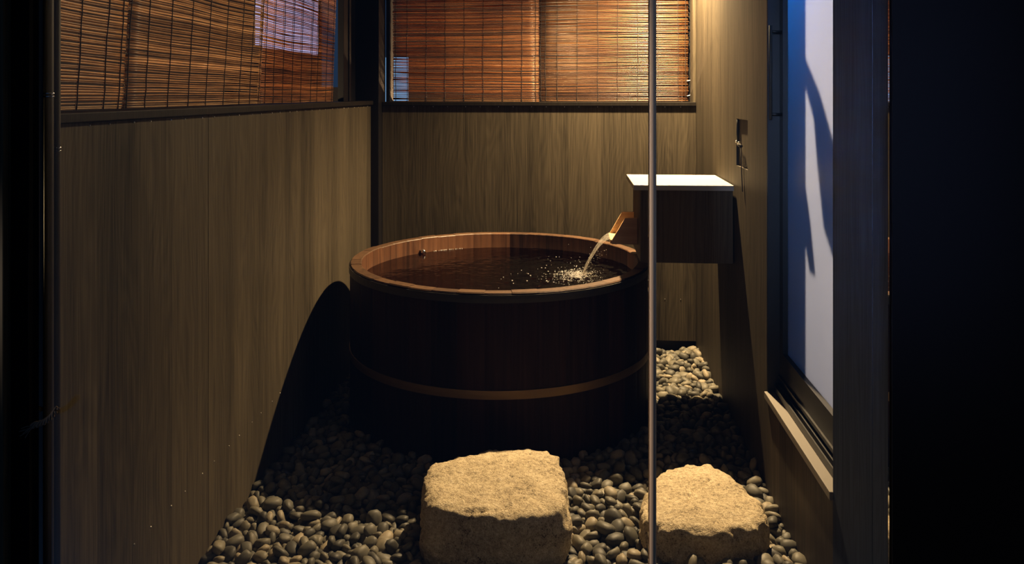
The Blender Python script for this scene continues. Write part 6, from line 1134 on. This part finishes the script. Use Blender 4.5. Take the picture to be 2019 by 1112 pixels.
4,209,3005,21811,-301,55,-27,28,-73,5,255,3604,21903,-150,84,-29,-3,44,6,251,4607,22204,-384,31,-90,21,-18,7,289,5137,21820,-247,98,-9,10,-2,
8,249,5742,21614,-220,48,4,-8,-86,9,246,6175,21747,-153,33,90,21,12,6,215,-4274,22565,-374,36,76,-4,-53,7,211,-5015,21581,-248,5,-17,-33,92,
8,245,288,22311,-401,60,38,47,51,9,298,605,22440,-249,27,93,2,22,10,228,1492,22252,-355,46,57,-52,41,11,218,1888,22173,-369,24,77,-47,34,
0,256,2993,22445,-231,55,-68,-34,33,1,213,3657,22589,-162,16,-41,80,-38,2,237,4164,22828,-166,13,14,0,-97,3,302,4835,22544,-231,20,5,84,-49,
4,304,5786,22092,-376,39,11,-2,90,5,181,6462,22036,-255,68,-8,66,-27,0,238,-5703,23425,-294,52,67,-46,-23,5,169,2116,23191,-233,5,42,89,9,
6,283,6144,22326,-164,16,1,19,96,3,258,-5327,23866,-416,14,96,19,-10,7,222,6263,23972,-426,58,79,-10,5,2,209,-5667,24249,-237,56,2,49,65,
10,182,-8711,25139,-402,56,-35,28,68,1,200,-6463,25324,-386,46,17,-86,-1,7,237,-3,25004,-430,13,21,-93,-25,8,258,-141,26618,-226,9,-23,-95,-12,
9,280,5884,25143,-326,10,47,-60,-63,3,245,-6836,26101,-283,92,-24,21,-17,6,203,-4499,25609,-380,15,-73,-30,58,7,222,-4303,26472,-426,59,-54,-48,34,
0,257,5745,25658,-353,32,91,-18,11,3,220,-8819,26508,-440,98,11,-7,0,9,242,-4847,26964,-267,6,-81,-32,-46,5,182,2675,27048,-461,9,98,-8,-11,
6,303,-848,28630,-166,86,-3,40,-28,0,182,-8492,26985,-454,52,11,6,-83,6,232,-3923,27309,-299,15,84,-42,-26,11,211,-451,27293,-428,14,-42,-87,18,
0,259,1067,29064,-392,46,63,61,2,5,211,3130,28269,-295,35,-54,-15,74,8,191,5608,27492,-437,52,17,-2,83,5,218,-5278,28428,-354,32,65,-50,45,
7,203,-3864,28008,-283,46,-66,-40,41,8,237,-3544,28355,-193,68,60,18,-34,9,275,-2602,28141,-202,6,76,-59,-21,10,244,-1524,28426,-395,28,-16,-22,-91,
2,208,-294,28601,-376,10,83,-35,39,3,181,1612,28903,-330,84,-2,7,53,6,221,3549,28279,-213,27,27,-45,80,8,219,4529,28243,-185,43,-35,29,-76,
9,309,5440,27698,-211,1,-59,-78,12,10,207,6136,27852,-241,39,88,23,-8,11,173,-10326,28694,-283,75,-9,-22,59,2,184,-8216,28796,-235,92,23,29,-2,
1,194,4946,28957,-216,53,-30,-46,63,2,208,5366,29079,-283,51,-5,-19,-83,6,191,-8870,29332,-308,80,35,43,19,9,254,1723,29824,-305,74,61,-11,23,
10,274,1957,29530,-264,25,-91,28,-4,9,196,2106,30179,-448,71,19,17,64,4,180,-10236,30718,-446,19,97,6,5,10,190,5052,30532,-382,22,-47,62,-57,
11,197,5448,30860,-320,9,93,-20,-25,0,211,6169,31088,-386,45,36,80,1,1,201,-10200,31228,-231,21,-37,-29,-85,2,230,-9313,31656,-432,10,-65,-73,-7,
5,203,4236,31499,-273,23,81,-51,-8,8,184,6120,31377,-408,34,18,90,13,9,167,-10375,32352,-394,60,-28,-73,5,4,177,-9964,32821,-445,15,91,36,-8,
9,309,6307,32622,-228,73,-31,-17,-56,11,225,3969,33388,-451,1,6,14,-98,3,243,-10212,34339,-362,57,-81,2,0,7,212,6199,34365,-302,94,-8,-6,31,
11,262,5306,34787,-252,8,-88,23,37,0,222,6415,34647,-361,65,-9,44,-60,7,214,4095,35754,-441,19,44,-84,-21,8,175,5170,36334,-441,76,53,28,23,
2,170,5651,37163,-230,6,-36,90,-17,4,260,-9592,37591,-370,25,-58,-74,19,6,301,3196,37627,-275,54,35,51,56,9,202,5576,37317,-446,14,41,-89,6,
7,196,4428,39209,-416,0,-34,60,71,9,236,6101,38694,-368,9,47,64,-59,0,262,3562,39573,-255,4,5,98,13,3,244,5504,39603,-179,6,75,-64,3,
7,218,2979,40076,-297,5,-55,-80,-18,8,200,3284,39824,-252,13,75,-62,13,11,256,5703,40265,-334,8,-16,-40,89,0,252,6080,40135,-222,93,-29,17,-2,
1,246,2888,42094,-366,64,-57,-49,2,5,253,5865,41906,-425,32,16,2,92,7,240,-9851,21318,-262,16,-3,-2,-98,8,213,-9513,21206,-262,8,-66,-73,-10,
9,306,-9146,21393,-134,12,-9,8,-98,10,200,-8062,21411,-239,22,25,-70,-62,11,271,-7349,21045,-161,44,-48,-9,74,0,241,-7100,21469,-330,68,51,48,-17,
1,291,-6604,21065,-97,35,-40,9,-83,2,212,-6308,20925,-215,35,-23,48,76,3,221,-4805,21817,-125,21,46,-14,84,4,209,-4381,21536,-182,23,-9,-13,95,
5,252,-3867,21390,-55,8,81,-39,-40,6,189,-2755,21618,-170,39,-2,-62,-66,7,228,-1837,21262,-325,38,40,66,49,8,171,-1486,21287,-286,92,-33,-2,-18,
9,289,-416,20952,-219,77,-55,-28,-8,10,233,171,21085,-261,52,23,16,79,11,244,644,21095,-144,54,-27,-31,72,0,200,1216,21129,-414,20,-84,44,21,
1,215,1781,21436,-253,52,-28,41,68,2,226,2673,21359,-206,40,52,74,9,3,209,3544,21401,-414,5,93,-18,28,4,303,4040,21282,-113,25,46,-76,-37,
5,268,4821,21079,-350,59,-20,40,-65,6,292,5691,21124,-189,1,57,-81,-5,8,187,-9986,22020,-368,30,-67,50,44,9,224,-9318,21670,-251,13,-19,95,-16,
10,297,-8530,21456,-18,90,15,-30,-23,11,259,-8120,21913,-166,76,-12,16,60,0,240,-7624,21956,-137,16,-5,13,97,1,242,-6658,22176,-171,65,-33,9,-66,
2,225,-6156,22032,-238,82,53,10,12,3,210,-6567,21800,-178,69,8,-35,-62,4,220,-5616,20930,-195,8,-6,62,-77,5,257,-4010,21857,-219,13,71,61,29,
6,301,-3626,21930,-236,38,5,50,76,7,219,-2941,22267,-398,31,14,-60,71,8,210,-1999,21971,-277,92,-16,-16,30,9,173,-1151,22040,-314,73,2,-28,61,
10,174,-595,21765,-455,10,97,15,-9,11,240,242,22319,-139,49,18,3,84,0,293,784,21860,-227,21,50,-74,-37,1,195,1277,21874,-250,86,12,5,-46,
2,241,2326,21922,-21,70,28,-10,-64,3,242,2906,22058,-140,90,-25,-25,21,4,302,3596,22237,-68,73,-52,-34,-26,5,209,4253,21924,-166,63,-55,-4,53,
6,214,5154,21508,-220,92,-6,36,-8,7,236,5786,22000,-99,27,25,19,-90,8,196,6054,21956,-241,27,-88,33,16,5,203,-4093,22151,-449,66,-17,-2,-72,
6,213,-5786,21567,-180,94,15,2,-29,7,242,180,22913,-329,28,43,-66,-53,9,177,1243,23041,-334,68,1,-2,72,10,219,2227,22232,-237,56,-7,-17,-79,
11,198,2497,22530,-253,92,-27,-23,-3,0,201,3215,22349,-281,83,18,-43,28,1,255,4451,22647,-209,33,-58,-69,24,2,235,4588,22998,-430,8,94,29,-10,
3,232,5248,22651,-201,58,-1,23,77,4,229,5972,22688,-294,16,-22,-7,-95,2,202,3209,22853,-373,45,-57,-52,-43,6,216,6012,22841,-100,43,-34,-35,-75,
1,210,-5984,23978,-138,23,57,47,61,4,169,1634,24559,-272,91,-36,-6,16,3,222,-5577,25785,-403,1,-94,-2,-30,5,263,-4661,25891,-234,73,9,51,42,
7,226,-561,26970,-349,7,20,45,-85,2,220,-8589,26722,-341,34,-93,-1,6,8,227,-4561,26693,-312,19,3,18,96,7,242,6126,26707,-401,56,25,6,77,
4,259,-4421,27030,-131,85,-31,31,25,6,309,-3352,27119,-116,64,-59,-45,15,10,235,-483,27337,-176,29,-79,53,-4,4,230,3130,27902,-216,81,8,-52,-21,
5,206,4558,28900,-203,7,-85,1,-50,8,173,5613,27259,-332,28,-90,5,29,9,239,-10011,28135,-305,0,-81,-57,-2,4,223,-5537,28186,-385,85,41,20,23,
5,219,-4340,27724,-334,19,-7,-86,-44,6,205,-4072,27980,-158,59,22,-5,-76,7,203,-3499,28056,-345,44,-62,-25,-58,8,291,-2491,27668,-203,75,2,-10,-64,
5,203,3631,27777,-402,29,-82,46,-8,11,174,-9435,28990,-398,1,-40,6,90,2,178,-7154,29592,-462,87,-14,-6,44,4,170,-5992,29185,-379,27,66,-60,34,
5,213,-146,28854,-413,23,96,-11,6,10,214,3755,28682,-273,86,8,14,46,11,197,3717,30021,-292,76,-38,-20,-46,0,236,4737,28669,-245,17,-13,20,-95,
1,205,5650,29136,-291,26,31,29,85,7,194,-6839,29667,-452,95,-27,-2,4,8,197,1542,29606,-379,34,42,59,-58,9,214,2389,29649,-244,17,2,67,-71,
0,202,4478,30444,-183,18,-95,-11,-17,0,207,4817,30383,-230,22,15,9,95,0,239,-10007,30911,-338,38,-54,33,66,5,184,4997,31621,-290,5,-56,-81,9,
7,241,6141,31634,-343,50,79,6,32,9,239,-9393,32047,-383,57,58,-52,-21,11,206,3790,32168,-435,66,-10,24,-69,0,210,4780,32127,-341,13,81,-46,-31,
5,210,5368,34108,-377,60,-62,8,-48,10,180,5559,34645,-258,75,-7,-13,63,7,179,4856,36136,-283,50,63,13,56,1,212,4890,38093,-267,73,59,-15,-27,
4,275,3292,38578,-154,31,-49,33,73,11,173,3198,39428,-293,71,27,-26,58,1,205,5202,39318,-216,83,-2,-9,-53,3,235,5815,39899,-239,5,-84,53,-1,
7,257,3045,39989,-90,25,-7,-87,-40,8,189,4011,40416,-286,55,-74,26,-25,9,197,5235,40215,-307,23,-36,87,-19,10,207,5340,40529,-279,15,71,66,15,
4,299,3355,41094,-175,3,67,73,6,7,192,5734,40883,-342,5,19,82,52,1,232,3725,41567,-404,13,4,-89,-42,2,177,4207,42046,-462,89,-14,-5,41,
3,225,4594,41825,-314,41,32,-36,-76,6,309,-9679,21485,-46,83,-14,36,38,7,219,-9767,21036,-187,51,-14,30,-78,8,196,-8516,20915,-386,72,-49,-37,-28,
9,224,-8374,21372,-215,1,-93,-11,-32,10,205,-7746,20954,-187,7,16,-85,48,11,207,-6880,21462,-168,62,-62,-46,4,0,289,-6615,21390,0,36,55,-74,0,
1,242,-6318,21047,-29,51,67,47,-23,2,284,-5432,21014,99,16,-36,91,-4,3,231,-4198,21224,-100,1,-53,-25,-80,4,197,-3186,21180,-173,14,8,72,66,
5,258,-2288,21526,-69,7,82,-44,-33,6,242,-1669,20968,-129,2,-57,-19,79,7,261,-1248,21081,-143,18,-68,-69,12,8,181,-803,21065,-262,60,59,-21,-47,
9,209,43,21433,-205,9,73,46,-48,10,188,469,20903,-372,47,35,52,-60,11,262,952,21193,-180,50,30,-80,-4,0,222,2000,21029,-143,61,32,-40,-58,
1,194,2991,21388,-80,10,15,-81,-53,2,192,3572,21576,-222,63,76,10,-7,3,215,4397,21300,-144,0,-40,77,-47,4,196,4948,21086,-147,88,4,45,7,
5,238,5516,21374,-72,76,-38,-46,23,6,302,6078,21042,-100,9,48,-19,-84,7,179,-9885,21849,-234,62,65,-28,-31,8,198,-9434,21933,-259,6,-67,-63,-35,
9,199,-8966,22157,-284,19,-70,62,-28,1,199,-6037,21833,-207,8,4,56,81,2,285,-5026,22308,-202,31,-19,-19,-90,3,218,-5966,21390,-11,12,96,20,-2,
4,191,-2996,20948,-438,12,97,13,-11,5,306,-3343,22202,-269,29,-34,-88,9,6,185,-2820,22105,-255,37,10,3,-91,7,289,-2308,20973,-198,31,34,-78,40,
8,303,-1352,21451,-40,27,1,76,-57,9,187,-628,22018,-266,86,29,-33,22,10,273,-176,22237,-252,2,-93,30,-13,11,206,988,21790,-155,23,-29,53,-75,
0,219,1387,21813,-85,38,-79,-45,11,1,212,1956,21556,-182,92,-33,13,2,2,182,2754,22415,-73,39,73,-35,42,3,219,3195,21699,-178,61,10,-7,77,
4,243,4503,21871,-143,1,-68,29,66,5,217,4752,21977,-196,38,-57,71,-3,6,206,5525,21750,-78,10,66,72,8,7,257,6287,22009,-28,94,-7,-15,-25,
4,220,-4292,22308,-247,24,-95,-3,17,5,263,-5213,21026,-77,7,52,80,25,6,232,15,22554,-213,53,73,29,-28,8,186,1551,22489,-264,44,5,69,-55,
9,259,2668,22208,-123,68,43,-55,18,10,197,2989,22855,-360,48,-70,15,-48,0,180,4100,22552,-260,9,-59,27,75,1,304,4940,22981,-222,2,-86,-49,-6,
2,204,5409,22263,-240,81,2,-13,-55,3,249,6347,22761,-207,5,-96,-21,10,1,264,1890,22186,-41,25,94,2,19,2,235,2137,22603,-188,76,-63,-5,6,
4,169,5670,23337,-407,56,67,42,-20,0,189,-5648,25419,-446,3,2,75,64,2,184,-5190,25082,-298,88,40,-3,21,5,182,663,25799,-422,62,-33,7,-69,
9,209,-9497,26179,-303,21,-90,-24,26,4,249,-4460,26124,-276,61,24,69,27,5,196,-4236,26541,-214,98,13,4,-10,6,218,-191,26029,-318,49,-42,-72,-21,
10,211,-2929,28309,-207,11,24,-95,-6,11,236,176,29012,-402,3,9,48,-86,4,282,-1149,28182,-252,40,-87,-22,-10,5,252,5753,26808,-241,25,-49,-82,-1,
0,202,-6713,27495,-201,82,-25,7,-48,3,254,-4423,27414,-188,29,76,-56,6,4,196,-4057,27008,-194,9,50,82,-24,5,244,-3370,27556,-225,51,-28,39,-70,
6,244,-2768,27374,-186,22,-7,65,71,9,194,-441,28800,-311,12,30,-54,77,11,190,348,27466,-396,7,-88,-23,-38,2,221,3003,27305,-238,31,35,87,-4,
3,218,3127,28595,-254,2,98,10,-9,8,211,-10335,27720,-224,63,-20,74,-2,4,233,-4713,28640,-358,56,-21,25,74,5,267,-4324,28581,-343,32,-17,82,42,
6,205,-3207,27985,-297,33,-82,-2,-44,7,191,-2791,27787,-161,86,-26,-36,-22,8,214,-2200,28037,-269,68,-63,5,-34,9,194,-1515,28104,-319,26,-47,-34,-76,
10,196,-570,29003,-189,12,18,-56,-78,0,171,537,28497,-379,88,-16,37,19,1,181,127,28878,-284,12,-80,-39,-41,5,184,4298,27909,-312,1,-88,-45,6,
8,201,2824,28823,-238,51,-32,68,-40,10,201,4207,28530,-168,26,-93,24,-1,1,185,5952,28677,-434,38,-79,32,-32,8,195,4775,31212,-180,64,65,-37,-2,
10,191,3922,31909,-398,12,-16,-75,-62,0,218,5161,31837,-274,21,94,-21,5,4,238,5516,34249,-131,68,-3,13,-71,2,218,5808,35934,-299,23,-4,-96,-1,
4,276,-9696,36528,-324,93,32,-7,8,1,178,6025,36529,-347,63,70,30,9,2,243,-10203,38089,-434,95,-14,5,-22,9,200,3462,38251,-290,97,0,10,15,
11,203,4709,37905,-356,15,-80,-43,35,3,211,3144,39216,-202,94,15,-15,-23,10,205,3413,39302,-180,3,-80,16,-56,3,250,3131,40550,-156,83,-41,-33,14,
11,255,3036,41471,-242,72,-63,24,-2,0,228,3416,41579,-254,94,-2,-29,-14,4,200,6230,41610,-253,11,-39,-19,88,5,185,-10316,20968,-107,12,-64,-68,31,
6,256,-9479,21042,-50,48,-70,-51,3,7,255,-8533,21111,-232,18,-22,-59,-74,8,233,-8069,20937,-235,57,-57,49,28,9,250,-7405,21373,-95,12,1,-68,71,
10,226,-7055,21247,49,81,-7,-18,-53,11,220,-5697,21101,65,7,-46,63,-60,0,221,-5149,21909,-170,42,70,-10,55,1,256,-4730,21011,2,47,42,-7,-76,
2,212,-4037,20964,-99,1,-86,-36,-34,3,263,-3276,21612,-93,17,-92,25,-19,4,186,-2067,21400,-331,80,22,50,18,5,216,-1924,20937,-197,28,-75,-5,-58,
6,238,-934,20953,-93,82,47,-22,17,7,307,-956,21406,-159,4,-25,-9,95,8,309,154,21095,20,8,77,59,-16,9,192,350,20938,-141,70,57,3,41,
10,296,1260,21163,-87,68,14,13,-70,11,233,1705,21064,-204,69,60,26,26,0,181,2615,21054,-392,67,-10,72,3,1,228,3704,21296,-213,13,-71,68,-3,
2,289,4654,21065,60,18,32,90,-16,3,265,5124,21051,31,31,86,-27,-26,4,184,5293,21324,-32,76,-16,-57,-23,5,223,6375,21449,-150,78,-48,31,20,
6,189,-9922,21607,-211,79,-5,43,-40,7,226,-9599,21655,-401,46,58,-40,-52,9,208,-7723,21621,-245,92,-18,-23,-20,11,246,-6834,21791,-76,98,-3,-13,0,
2,214,-5337,21670,-146,83,-35,9,-39,3,255,-3654,20934,172,62,69,-30,16,4,244,-3072,21997,-112,9,94,-24,18,5,246,-2666,21858,-141,46,52,66,-24,
6,222,-1802,21648,-268,82,15,20,50,7,210,-1415,21938,-224,65,-14,71,17,8,263,-287,21599,-130,17,-96,-9,-15,9,214,-442,21888,-302,58,27,-37,-66,
10,225,104,21697,-154,21,-59,-50,-58,11,232,1150,22345,-209,15,13,8,97,0,170,1932,22015,-135,77,-56,-21,15,1,254,2823,21682,-66,13,85,-49,2,
2,238,3405,21370,-193,41,-78,14,-44,3,294,4297,22328,-43,67,33,10,-64,4,191,4842,22275,-151,69,-59,29,24,5,167,5337,21596,-147,69,26,34,56,
6,204,5981,21425,-112,77,-9,-12,-61,3,216,-4271,21970,-215,42,36,-75,-33,4,267,-4994,21444,19,18,15,-58,-77,5,234,-433,22495,-199,9,-23,95,-15,
7,259,1831,22508,-55,4,11,90,40,8,184,1941,22344,-244,14,7,-92,-34,9,170,2409,22640,-125,45,-39,10,-78,1,243,5455,22729,-49,85,24,7,-45,
2,285,6317,22552,16,9,97,-17,-5,1,266,945,23135,-426,92,18,-5,-31,2,229,987,24736,-279,53,3,-39,74,6,215,-9528,25047,-101,44,22,63,-58,
3,245,-4217,25802,-135,50,-63,-3,-58,6,205,-4752,26510,-153,15,-81,52,-18,7,182,-4210,26251,-277,86,-10,7,48,9,304,-3075,27538,-175,38,71,54,20,
4,204,5413,26697,-144,48,23,83,-4,2,249,-4720,27789,-186,56,76,-14,-24,3,202,-3845,27653,-127,12,-65,-66,31,4,304,-3727,28021,-44,53,-36,37,-66,
5,232,-2933,28050,-94,9,4,-32,93,6,269,-1842,27707,-164,3,-7,60,78,1,190,2989,26777,-398,45,-79,23,32,2,264,3336,27253,-242,63,3,-5,76,
4,243,5086,27778,-270,70,7,39,58,5,207,5338,27069,-285,92,2,7,37,7,197,-10104,27883,-177,37,-12,36,-84,3,218,-4263,27708,-113,46,15,16,-85,
4,213,-4009,28392,-187,13,18,-10,-96,5,193,-3258,28249,-237,81,-34,-16,43,6,228,-2362,28456,-265,76,50,36,15,7,265,-1849,28178,-286,41,83,-30,-18,
8,292,-1539,28552,-143,40,-19,-2,89,9,254,-1189,28528,-266,10,38,89,15,3,265,3841,27727,-212,6,48,-86,-1,4,274,4081,28147,-159,80,26,-9,-52,
5,194,4556,27901,-228,23,7,29,-92,6,206,5221,28096,-218,21,-57,50,-60,7,254,5231,27430,-133,74,-35,38,-41,9,254,3880,28466,-118,76,-38,-36,35,
8,182,3255,31607,-274,39,88,2,23,10,188,4456,31741,-238,22,-26,38,85,5,172,-10345,35137,-384,60,18,69,-33,3,236,-9693,36083,-345,49,-27,80,-11,
8,218,-9894,36867,-324,3,59,-73,-31,1,197,-10103,37605,-394,21,-82,-6,-51,3,286,3285,36917,-234,77,-13,-5,61,8,261,3055,38089,-294,2,-13,57,80,
4,169,4909,39314,-203,19,6,-21,95,9,289,3544,39828,-82,3,-27,-55,-78,5,283,3402,40180,-52,26,-27,91,6,1,218,2959,41169,-156,7,61,-77,8,
2,211,3574,40442,-171,11,-7,21,-96,3,245,3770,41463,-152,52,39,-2,-75,11,208,3514,41837,-235,20,-97,10,-2,1,176,4771,42124,-402,38,-46,25,75,
]
shapes = [pebble_mesh(k) for k in range(12)]
for me in shapes: me.materials.append(M['pebble'])
SV = []; SF = []
for me in shapes:
    a = np.empty(len(me.vertices)*3, np.float32); me.vertices.foreach_get('co', a); SV.append(a.reshape(-1, 3))
    f = np.empty(len(me.loops), np.int32); me.loops.foreach_get('vertex_index', f); SF.append(f)
where = {'left': 'lying left of the larger stepping stone near the left wall', 'mid': 'in the bed between the two stepping stones',
         'right': 'beside the lower stepping stone by the right wall', 'back': 'on the ground below the wooden box'}
allV = []; allF = []; nv = 0
for i in range(len(PEBBLES)//9):
    k, s, x, y, z, *q = PEBBLES[9*i:9*i+9]
    s /= 10000; p = Vector((x/10000, y/10000, z/10000+0.012)); qq = Quaternion([t/99 for t in q]); qq.normalize()
    if i < 300:
        o = bpy.data.objects.new('pebble', shapes[k]); COL.objects.link(o)
        o.location = p; o.rotation_mode = 'QUATERNION'; o.rotation_quaternion = qq; o.scale = (s, s, s)
        zone = 'back' if p.y > 3.05 else 'left' if p.x < -0.40 else 'right' if (p.x > 0.22) else 'mid'
        o['label'] = 'smooth grey pebble ' + where[zone]; o['category'] = 'pebble'; o['group'] = 'river pebbles ' + where[zone]
    else:
        R = np.array(qq.to_matrix(), np.float32)*s
        allV.append(SV[k] @ R.T + np.array(p, np.float32)); allF.append(SF[k]+nv); nv += len(SV[k])
V = np.concatenate(allV); F = np.concatenate(allF)
me = bpy.data.meshes.new('pebble_bed'); me.vertices.add(len(V)); me.vertices.foreach_set('co', V.ravel())
me.loops.add(len(F)); me.loops.foreach_set('vertex_index', F.astype(np.int32))
me.polygons.add(len(F)//3); me.polygons.foreach_set('loop_start', np.arange(0, len(F), 3, dtype=np.int32)); me.polygons.foreach_set('loop_total', np.full(len(F)//3, 3, np.int32))
me.update(calc_edges=True); me.validate()
me.polygons.foreach_set('use_smooth', np.ones(len(me.polygons), bool))
tag(link('pebble_bed', me, M['pebble']), 'bed of dark grey river pebbles covering the ground around the tub', 'pebbles', kind='stuff')
